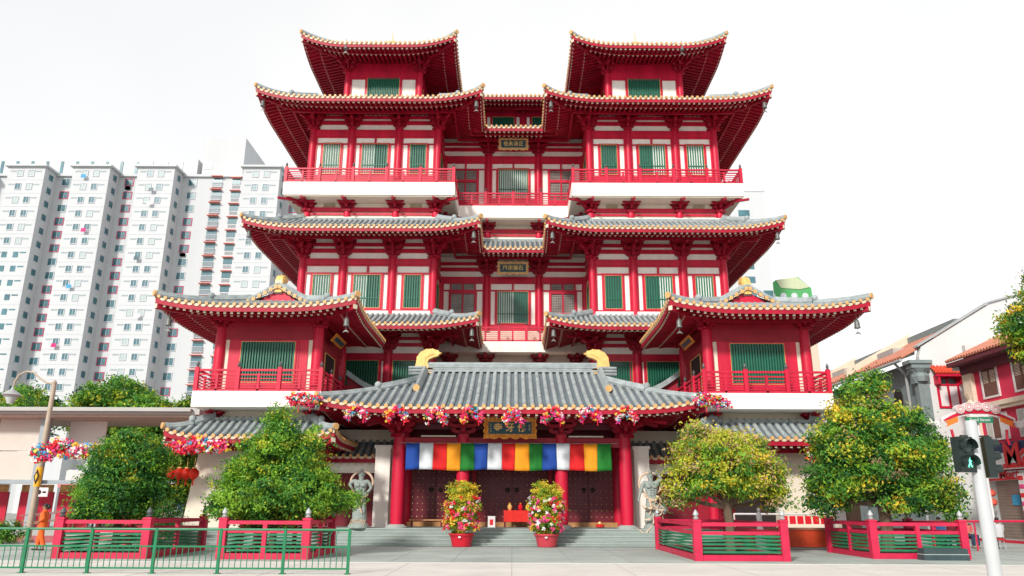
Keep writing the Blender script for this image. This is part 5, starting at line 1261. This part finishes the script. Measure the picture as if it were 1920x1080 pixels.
for y in (52, 60.5, 69, 78, 88): SG('party_wall', MB().prism([(-.9,10.2),(-.9,10.75),(3.8,13.3),(3.8,12.6)], (XG,y,0), X_, Z_, Y_, .4), CRM)
SG('ridge_wall', MB().bx(XG+3.6, XG+4.0, 46, 100, 12.4, 13.0), GC)
for y in (48.5, 56, 65, 74): SG('dormer_box', MB().bx(XG+.8, XG+2.2, y, y+2.2, 11.2, 11.62), mat('grey dormer', (.4,.38,.36)))
SG('gutter', MB().tube([(XG-.95,44.3,10.02),(XG-.95,100,10.02)], .1, 8), METAL); SG('downpipe', MB().tube([(XG-.9,45.2,10.0),(XG-.2,45.4,9.3),(XG-.1,45.4,0)], .08, 8), METAL)
c = MB(); c.bx(XG-.75, XG+.6, 43.75, 44.6, 9.75, 9.95); c.bx(XG-.6, XG+.5, 43.85, 44.5, 9.5, 9.75); c.bx(XG-.45, XG+.4, 43.92, 44.45, 8.6, 9.5); c.lathe((XG-.05, 44.1, 8.7), [(.42,0),(.5,.3),(.4,.5),(.6,.75)], 8); c.bx(XG-.3, XG+.35, 43.96, 44.4, 0, 8.6); SG('corner_pilaster', c, GC)
for y in (47, 50, 55, 58): 
    f = SG('arched_window', MB().bx(XG-.05, XG, y-.5, y+.5, 6.6, 8.2).prism([(y-60+60-.5, 8.2)]+[(y-.5*math.cos(math.pi*k/8), 8.2+.5*math.sin(math.pi*k/8)) for k in range(9)], (XG-.02,0,0), Y_, Z_, X_, .06), DARK)
f = SG('awning_window', MB().bx(XG+.75, XG+2.05, 43.93, 44.0, 7.15, 7.27).bx(XG+.75, XG+.87, 43.93, 44.0, 7.27, 9.0).bx(XG+1.93, XG+2.05, 43.93, 44.0, 7.27, 9.0).bx(XG+1.34, XG+1.46, 43.93, 44.0, 7.27, 9.0).bx(XG+.87, XG+1.93, 43.935, 44.0, 8.45, 8.55).bx(XG+.87, XG+1.93, 43.93, 44.0, 8.9, 9.1), RED)
SG('pane', MB().bx(XG+.87, XG+1.93, 43.97, 44.0, 7.27, 8.45), FC[2], f); SG('pane', MB().bx(XG+.87, XG+1.93, 43.975, 44.0, 8.55, 8.9), GLASS, f)
a = MB(); a.quad((XG+.45,43.35,9.1),(XG+2.35,43.35,9.1),(XG+2.2,44.0,9.6),(XG+.6,44.0,9.6))
for k in range(9): x = XG+.55+k*.21; a.tube([(x,43.32,9.12),(x+.0,44.0,9.62)], .07, 6)
SG('tiled_awning', a, mat('red clay awning', (.62,.07,.03), .6, .2, 5), f); SG('awning_fascia', MB().bx(XG+.5, XG+2.3, 43.4, 43.45, 8.93, 9.08).bx(XG+.65, XG+.75, 43.45, 44.0, 8.5, 9.05).bx(XG+2.05, XG+2.15, 43.45, 44.0, 8.5, 9.05), RED, f)

# ---------------------------------------------------------------- street lamp
LP = mat('tan lamp post paint', (.42,.33,.25), .5, .12, 3, .05)
e = empty('street_lamp', (-21.3, 35, 0), 'tan street lamp post with curved arm and hanging lantern at far left', 'street lamp')
MB().lathe((0,0,0), [(.26,0),(.24,.1),(.13,.18),(.12,1.0),(.10,7.0),(.12,7.02),(.03,7.15)], 14).build('post', LP, e, True)
pts = [(0,0,6.95)]+[(-.2-.1*k, 0, 7.0+.02*k) for k in range(3)]+[(-.75,0,7.25),(-1.05,0,7.5),(-1.4,0,7.55),(-1.7,0,7.4),(-1.85,0,7.1),(-1.88,0,6.85)]
MB().tube(pts, .045, 8).build('arm', LP, e, True)
MB().lathe((-1.9,0,6.35), [(.28,0),(.30,.03),(.42,.1),(.3,.2),(.08,.36),(.03,.5)], 14).build('lantern_hood', METAL, e, True); MB().lathe((-1.9,0,6.05), [(.12,0),(.26,.3)], 12).build('lantern_glass', mat('lantern glass', (.5,.52,.5), .2), e, True)
s = MB().lathe((0,0,2.35), [(.14,0),(.14,.85)], 14).build('warning_sleeve', mat('sign yellow', (.85,.42,.02), .5), e)
MB().prism([(0,-.34),(.12,0),(0,.34),(-.12,0)], (0,-.15,2.78), X_, Z_, Y_, .02).build('diamond_mark', DARK, s); MB().prism([(0,-.17),(.06,0),(0,.17),(-.06,0)], (0,-.165,2.78), X_, Z_, Y_, .02).build('inner_diamond', mat('sign yellow', (.85,.42,.02)), s)

# ---------------------------------------------------------------- station canopy at the left
CN = mat('canopy cream panel', (.56,.52,.46), .6, .08, .8, .03); CW = mat('canopy pale soffit', (.62,.60,.56), .6, .05, .8); CG = mat('column blue grey', (.30,.36,.38), .5, .08, 2)
e = empty('station_canopy', (-26, 45, 0), 'grey and cream station canopy with slim columns and red doors at far left', 'canopy')
def CP(nm, mb, m, p=None): shift(mb, (26, -45, 0)); return mb.build(nm, m, p or e)
CP('roof_slab', MB().bx(-48, -17.9, 43.5, 49.5, 6.55, 6.95).bx(-48, -18.3, 43.2, 43.5, 6.7, 6.85), mat('canopy grey roof', (.40,.40,.38), .6, .06, 1)); CP('soffit', MB().bx(-47.8, -18.1, 43.7, 49.3, 6.42, 6.549), mat('tan soffit', (.45,.35,.28), .7))
pn = MB()
for k in range(7): x = -47.6+k*2.9; pn.bx(x+.02, x+2.87, 45.0, 45.2, 2.95, 4.55); pn.bx(x+.02, x+2.87, 45.01, 45.2, 4.6, 6.41)
CP('fascia_panel', pn, CN); CP('white_panel', MB().bx(-26.6, -24.4, 46.0, 46.1, 5.0, 6.41), CW)
CP('lintel_beam', MB().bx(-48, -19.5, 44.9, 45.25, 2.72, 2.93), CG)
for x, y in ((-29.6,44.6),(-27.2,44.6),(-24.0,46.0),(-21.0,46.0),(-32.8,44.6)): CP('column', MB().bx(x-.2, x+.2, y-.2, y+.2, 0, 6.42 if x == -27.2 else 2.72), CG)
CP('floor', MB().bx(-48, -18, 43.8, 50, -.02, .12), STONE)
for x in (-31.2, -28.5, -26.2):
    d = CP('red_door', MB().bx(x-1.0, x+1.0, 47.0, 47.1, .1, 2.3), RED); CP('poster_strip', MB().bx(x-.95, x+.95, 46.95, 47.0, 2.3, 2.72), mat('poster mix', (.5,.3,.1), .5, .6, 4), d)
CP('sign_plate', MB().bx(-27.0, -26.3, 44.35, 44.4, 2.0, 2.5).bx(-26.98, -26.32, 44.34, 44.35, 2.02, 2.48), FC[2]); sg_ = MB(); sg_.tube([(-26.8,44.34,2.25),(-26.8,44.33,2.25)], .13, 12).bx(-26.6, -26.4, 44.33, 44.34, 2.2, 2.3); CP('sign_mark', sg_, DARK)
e = empty('ramp_railing', (-23.2, 42.0, 0), 'brown metal handrails climbing beside ramp under the canopy', 'railing')
q = MB()
for j in range(2):
    y = j*1.4
    q.tube([(-3,y,1.0),(1.5,y,1.5),(4.2,y,1.5)], .03, 6).tube([(-3,y,.6),(1.5,y,1.1),(4.2,y,1.1)], .025, 6)
q.build('handrail', mat('brown handrail', (.25,.13,.10), .4), e)
for j in range(2):
    for k in range(6): x = -2.8+k*1.35; MB().tube([(x, j*1.4, 0), (x, j*1.4, 1.0+max(0, min(.5, (x+3)*.11)))], .025, 6).build('baluster', mat('brown handrail', (.25,.13,.1)), e)
MB().bx(-3,4.4,-.2,1.7,-.02,.3).build('ramp', STONE, e)
for i, (x, y, c, lb) in enumerate(((-32.5, 62, (.55,.57,.6), 'silver parked car glimpsed behind the ramp railing'), (-28.0, 62.5, (.7,.7,.72), 'white parked car glimpsed left of leftmost tree'), (-21.5, 63, (.35,.37,.4), 'grey parked car glimpsed beside the red lanterns'))):
    e = empty('parked_car', (x, y, .2), lb, 'car', 'cars parked beyond the canopy')
    m = MB(); m.prism([(-2.1,.3),(2.1,.3),(2.15,.8),(1.4,.95),(.8,1.42),(-.9,1.45),(-1.6,1.0),(-2.15,.9)], (0,0,0), X_, Z_, Y_, 1.7); m.build('body', mat('car paint %d' % i, c, .3), e); MB().prism([(-1.45,.98),(1.2,.98),(.72,1.36),(-.85,1.38)], (0,-.86,0), X_, Z_, Y_, .02).build('side_window', GLASS, e)
    for xx in (-1.3, 1.3): MB().tube([(xx,-.9,.33),(xx,-.65,.33)], .33, 14).build('wheel', DARK, e)
e = empty('low_shop_building', (-30, 68, 0), 'low street shops with pink awning glimpsed under the canopy', 'building')
MB().bx(-9,16,0,6,0,4.5).build('wall', GW, e); MB().bx(-9,16,-1,0,3.0,3.5).build('awning', mat('pink awning', (.6,.2,.2)), e)
for k in range(6): MB().bx(-8+k*4, -5.5+k*4, -.03, 0, .2, 2.8).build('shopfront', mat('teal shopfront', (.08,.18,.22), .3), e)

# ---------------------------------------------------------------- high-rise housing block
HW = mat('white block paint', (.53,.545,.56), .85, .05, .15, streak=True); HW2 = mat('pale grey block paint', (.54,.56,.59), .8, .03, .12); HR = mat('red window surround', (.50,.05,.12), .6); HG = mat('blue green glazing', (.05,.15,.18), .15, .5, .35, spec=.8); HS = mat('awning salmon', (.70,.22,.18), .7)
HV = mat('vent louvre grey', (.28,.33,.35), .6); PALE = mat('pale blind', (.35,.42,.42), .5)
e = empty('apartment_block', (-70, 136, 0), 'huge white high rise housing block with rows of small windows behind left trees', 'apartment block')
def HP(nm, mb, m, p=None): shift(mb, (70, -136, 0)); return mb.build(nm, m, p or e)
FLR = 2.8; ZT = 63.9; NF = 17
bays = [-111.7, -99.0, -86.3, -73.6, -52.9, -40.2]; BW = 7.2; DP = 4.0
m = MB()
for x in bays: m.bx(x, x+BW, 136, 142, 0, 65.2)
m.bx(-125, -30, 140, 152, 0, 64.9); HP('wall', m, HW)
m = MB()
for x in bays: m.bx(x-.5, x+BW+.5, 135.4, 140, 65.21, 65.6)
m.bx(-125, -30, 139.5, 152, 64.91, 65.4); HP('roof_ledge', m, HW)
m = MB(); m.bx(-125, -64.5, 141.5, 152, 65.4, 69.6); HP('parapet_wall', m, HW)
k = 0; x = -123
while x < -66:
    HP('parapet_slit', MB().bx(x, x+.55, 141.4, 141.5, 66.0, 69.0), HG); x += 3.05
HP('lift_core', MB().bx(-63.3, -55.0, 141, 156, 65.4, 74.2), HW); HP('core_window', MB().bx(-63, -61.3, 140.93, 141, 67.2, 68.8), HG)
# string courses
m = MB()
for f in range(NF):
    zf = ZT-f*FLR-1.45
    for x in bays: m.bx(x-.0, x+BW, 135.96, 136, zf, zf+.07)
HP('floor_joint', m, HW2)
rr_ = random.Random(4)
def hwin(name, w, h, ax, surround=None):
    f = MB(); t = .12
    if ax == 'y':
        f.bx(-w/2-t,w/2+t,-.12,.0,-t,0).bx(-w/2-t,w/2+t,-.12,0,h,h+t).bx(-w/2-t,-w/2,-.12,0,0,h).bx(w/2,w/2+t,-.12,0,0,h)
        fo = f.build(name, surround or HW2); MB().bx(-w/2,-.03,-.05,0,0,h).bx(.03,w/2,-.04,0,0,h).build('pane', HG, fo)
        MB().bx(-.03,.03,-.06,0,0,h).build('mullion', HW2, fo)
    return fo
pw = hwin('window', 1.0, 1.15, 'y'); pl_ = None
f = MB(); f.bx(-1.95,-.75,-.03,0,.85,1.12); f.build('vent_louvre', HV, pw); 
def paler(src):
    c = copy_tree(src)
    for ch in c.children:
        if ch.name.startswith('pane'):
            ch.data = ch.data.copy(); ch.data.materials.clear(); ch.data.materials.append(PALE)
    return c
pw2 = hwin('window', 1.0, 1.15, 'y'); MB().bx(.75,1.95,-.03,0,.85,1.12).build('vent_louvre', HV, pw2)
pwp = paler(pw); pw2p = paler(pw2)
prw = hwin('red_framed_window', 1.55, 1.35, 'y', HR); pww = hwin('wide_window', 1.55, 1.35, 'y')
bc = MB(); bc.bx(-1.0,1.0,-.06,0,0,2.0); balc = bc.build('balcony', HG)
q = MB(); q.bx(-1.1,1.1,-.9,0,2.1,2.2); q.build('awning', HS, balc); q = MB()
for k in range(11): q.bx(-1.0+k*.2-.03,-1.0+k*.2+.03,-.35,-.3,0,1.0)
q.bx(-1.05,1.05,-.36,-.29,.95,1.02); q.bx(-1.05,1.05,-.35,0,-.1,0); q.build('railing', HW2, balc)
sw_ = MB(); sw_.bx(0,.1,-.65,.65,0,1.2); side = sw_.build('side_window', HG); MB().bx(.0,.08,-.75,-.65,-.05,1.25).bx(.0,.08,.65,.75,-.05,1.25).bx(0,.08,-.65,.65,-.08,0).build('frame', HW2, side)
ents = []
for bi, x in enumerate(bays):
    for f in range(NF):
        zc = ZT-f*FLR-.6
        vis = -104 < x < -42
        ents.append((pw, x+2.45, 136, zc, vis and (x > -98 or f < 6))); ents.append((pw2, x+4.6, 136, zc, vis and (x > -98 or f < 6)))
fr_stuff = MB(); pn_stuff = MB()
cnt = 0
for pr, x, y, z_, v in ents:
    if v and cnt < 100: part((pwp if pr is pw else pw2p) if rr_.random() < .3 else pr, e, (x+70, y-136, z_)); cnt += 1
    else: pn_stuff.bx(x-.5, x+.5, y-.03, y, z_, z_+1.15); pn_stuff.bx(x+(-1.95 if pr is pw else .75), x+(-.75 if pr is pw else 1.95), y-.02, y, z_+.85, z_+1.12)
o = HP('further_windows', pn_stuff, HG); o['kind'] = 'stuff'
cS = cR = 0
for bi, x in enumerate(bays):
    for f in range(NF):
        z_ = ZT-f*FLR-.75
        if -104 < x < -42 and cS < 96: part(side, e, (x+BW+70, 2.0, z_)); cS += 1
        if -104 < x < -42:
            red = ((f//3)+bi) % 2 == 0 or rr_.random() < .15
            part(prw if red else pww, e, (x+BW+2.0+70, 4.0, z_-.1))
for f in range(NF): 
    z_ = ZT-f*FLR-1.1; part(balc, e, (-60.3+70+.9, 4.0, z_)); 
bc = MB(); bc.bx(-.85,.85,-.06,0,.4,1.6); b2 = bc.build('small_balcony', HG); MB().bx(-1.05,1.05,-.7,0,1.7,1.8).build('awning', HS, b2); q = MB()
for k in range(8): q.bx(-.7+k*.2-.03,-.7+k*.2+.03,-.12,-.08,-.5,.2)
q.build('railing', HV, b2)
for f in range(NF): part(b2, e, (-55.6+70, 4.0, ZT-f*FLR-.9))
nw = MB().bx(-.35,.35,-.05,0,0,1.2).build('narrow_window', HG)
for f in range(NF): part(nw, e, (-53.55+70, 4.0, ZT-f*FLR-.7))
for k in range(14):
    bi = 2+(k*7 % 3); f = (k*5) % 15; HP('air_conditioner', MB().bx(bays[bi]+BW+1.5, bays[bi]+BW+2.4, 139.5, 139.98, ZT-f*FLR-1.75, ZT-f*FLR-1.2), HW2)
# laundry
for k in range(8):
    x = bays[2+(k % 2)]+2.5+(k % 3)*.9; z_ = ZT-(k*2 % 13)*FLR-.8; HP('laundry_cloth', MB().bx(x-.4, x+.5, 135.3, 135.35, z_-.4, z_+.3), [FC[4], FC[2], FC[6], TEAL][k % 4])
for o in list(sc.objects):
    if '_used' in o: del o['_used']
# right-hand background towers
e = empty('office_tower', (48.3, 140, 0), 'pale white tower with few blue windows behind right temple eaves', 'tower block')
MB().bx(-7.5,1.9,0,12,0,62.3).build('wall', HW, e); MB().bx(1.9,5.5,2,12,0,38).build('lower_wing', HW, e); MB().bx(-7.6,2.0,-.1,12,62.3,62.7).build('roof_ledge', HW2, e)
for z_ in (57.0, 46, 43.2, 40.4, 37.6, 34.8):
    MB().bx(-3.6,-1.4,-.06,0,z_,z_+1.3).build('window', HG, e)
    if z_ < 42: MB().bx(.0 if z_ > 38 else -.4,1.8,-.06,0,z_,z_+1.3).build('window', HG, e)
e = empty('green_building', (60.5, 160, 0), 'small green building with yellow gable between tower and right pavilion roof', 'building')
MB().bx(-5.4,5.4,0,8,0,43.4).build('lower_wall', mat('pale peach paint', (.6,.48,.38), .7), e)
MB().prism([(-5.5,43.4),(-5.5,47.4),(-2.5,49.8),(2.5,50.6),(5.2,48.0),(5.4,43.4)], (0,4,0), X_, Z_, Y_, 8.2).build('wall', mat('bright green paint', (.08,.34,.11), .7), e); MB().prism([(-2.5,49.8),(2.2,50.5),(4.9,48.2),(2.5,47.7),(-1.5,48.0)], (0,-.1,0), X_, Z_, Y_, .3).build('gable_panel', mat('pale yellow paint', (.48,.52,.34), .7), e)
for k in range(4): MB().tube([(-3.5+k*2.4,-.2,46.2),(-3.5+k*2.4,.1,46.2)], .7, 12).build('round_window', HW2, e); MB().bx(-4+k*2.4,-3.0+k*2.4,-.17,0,43.9,44.8).build('window', HG, e)
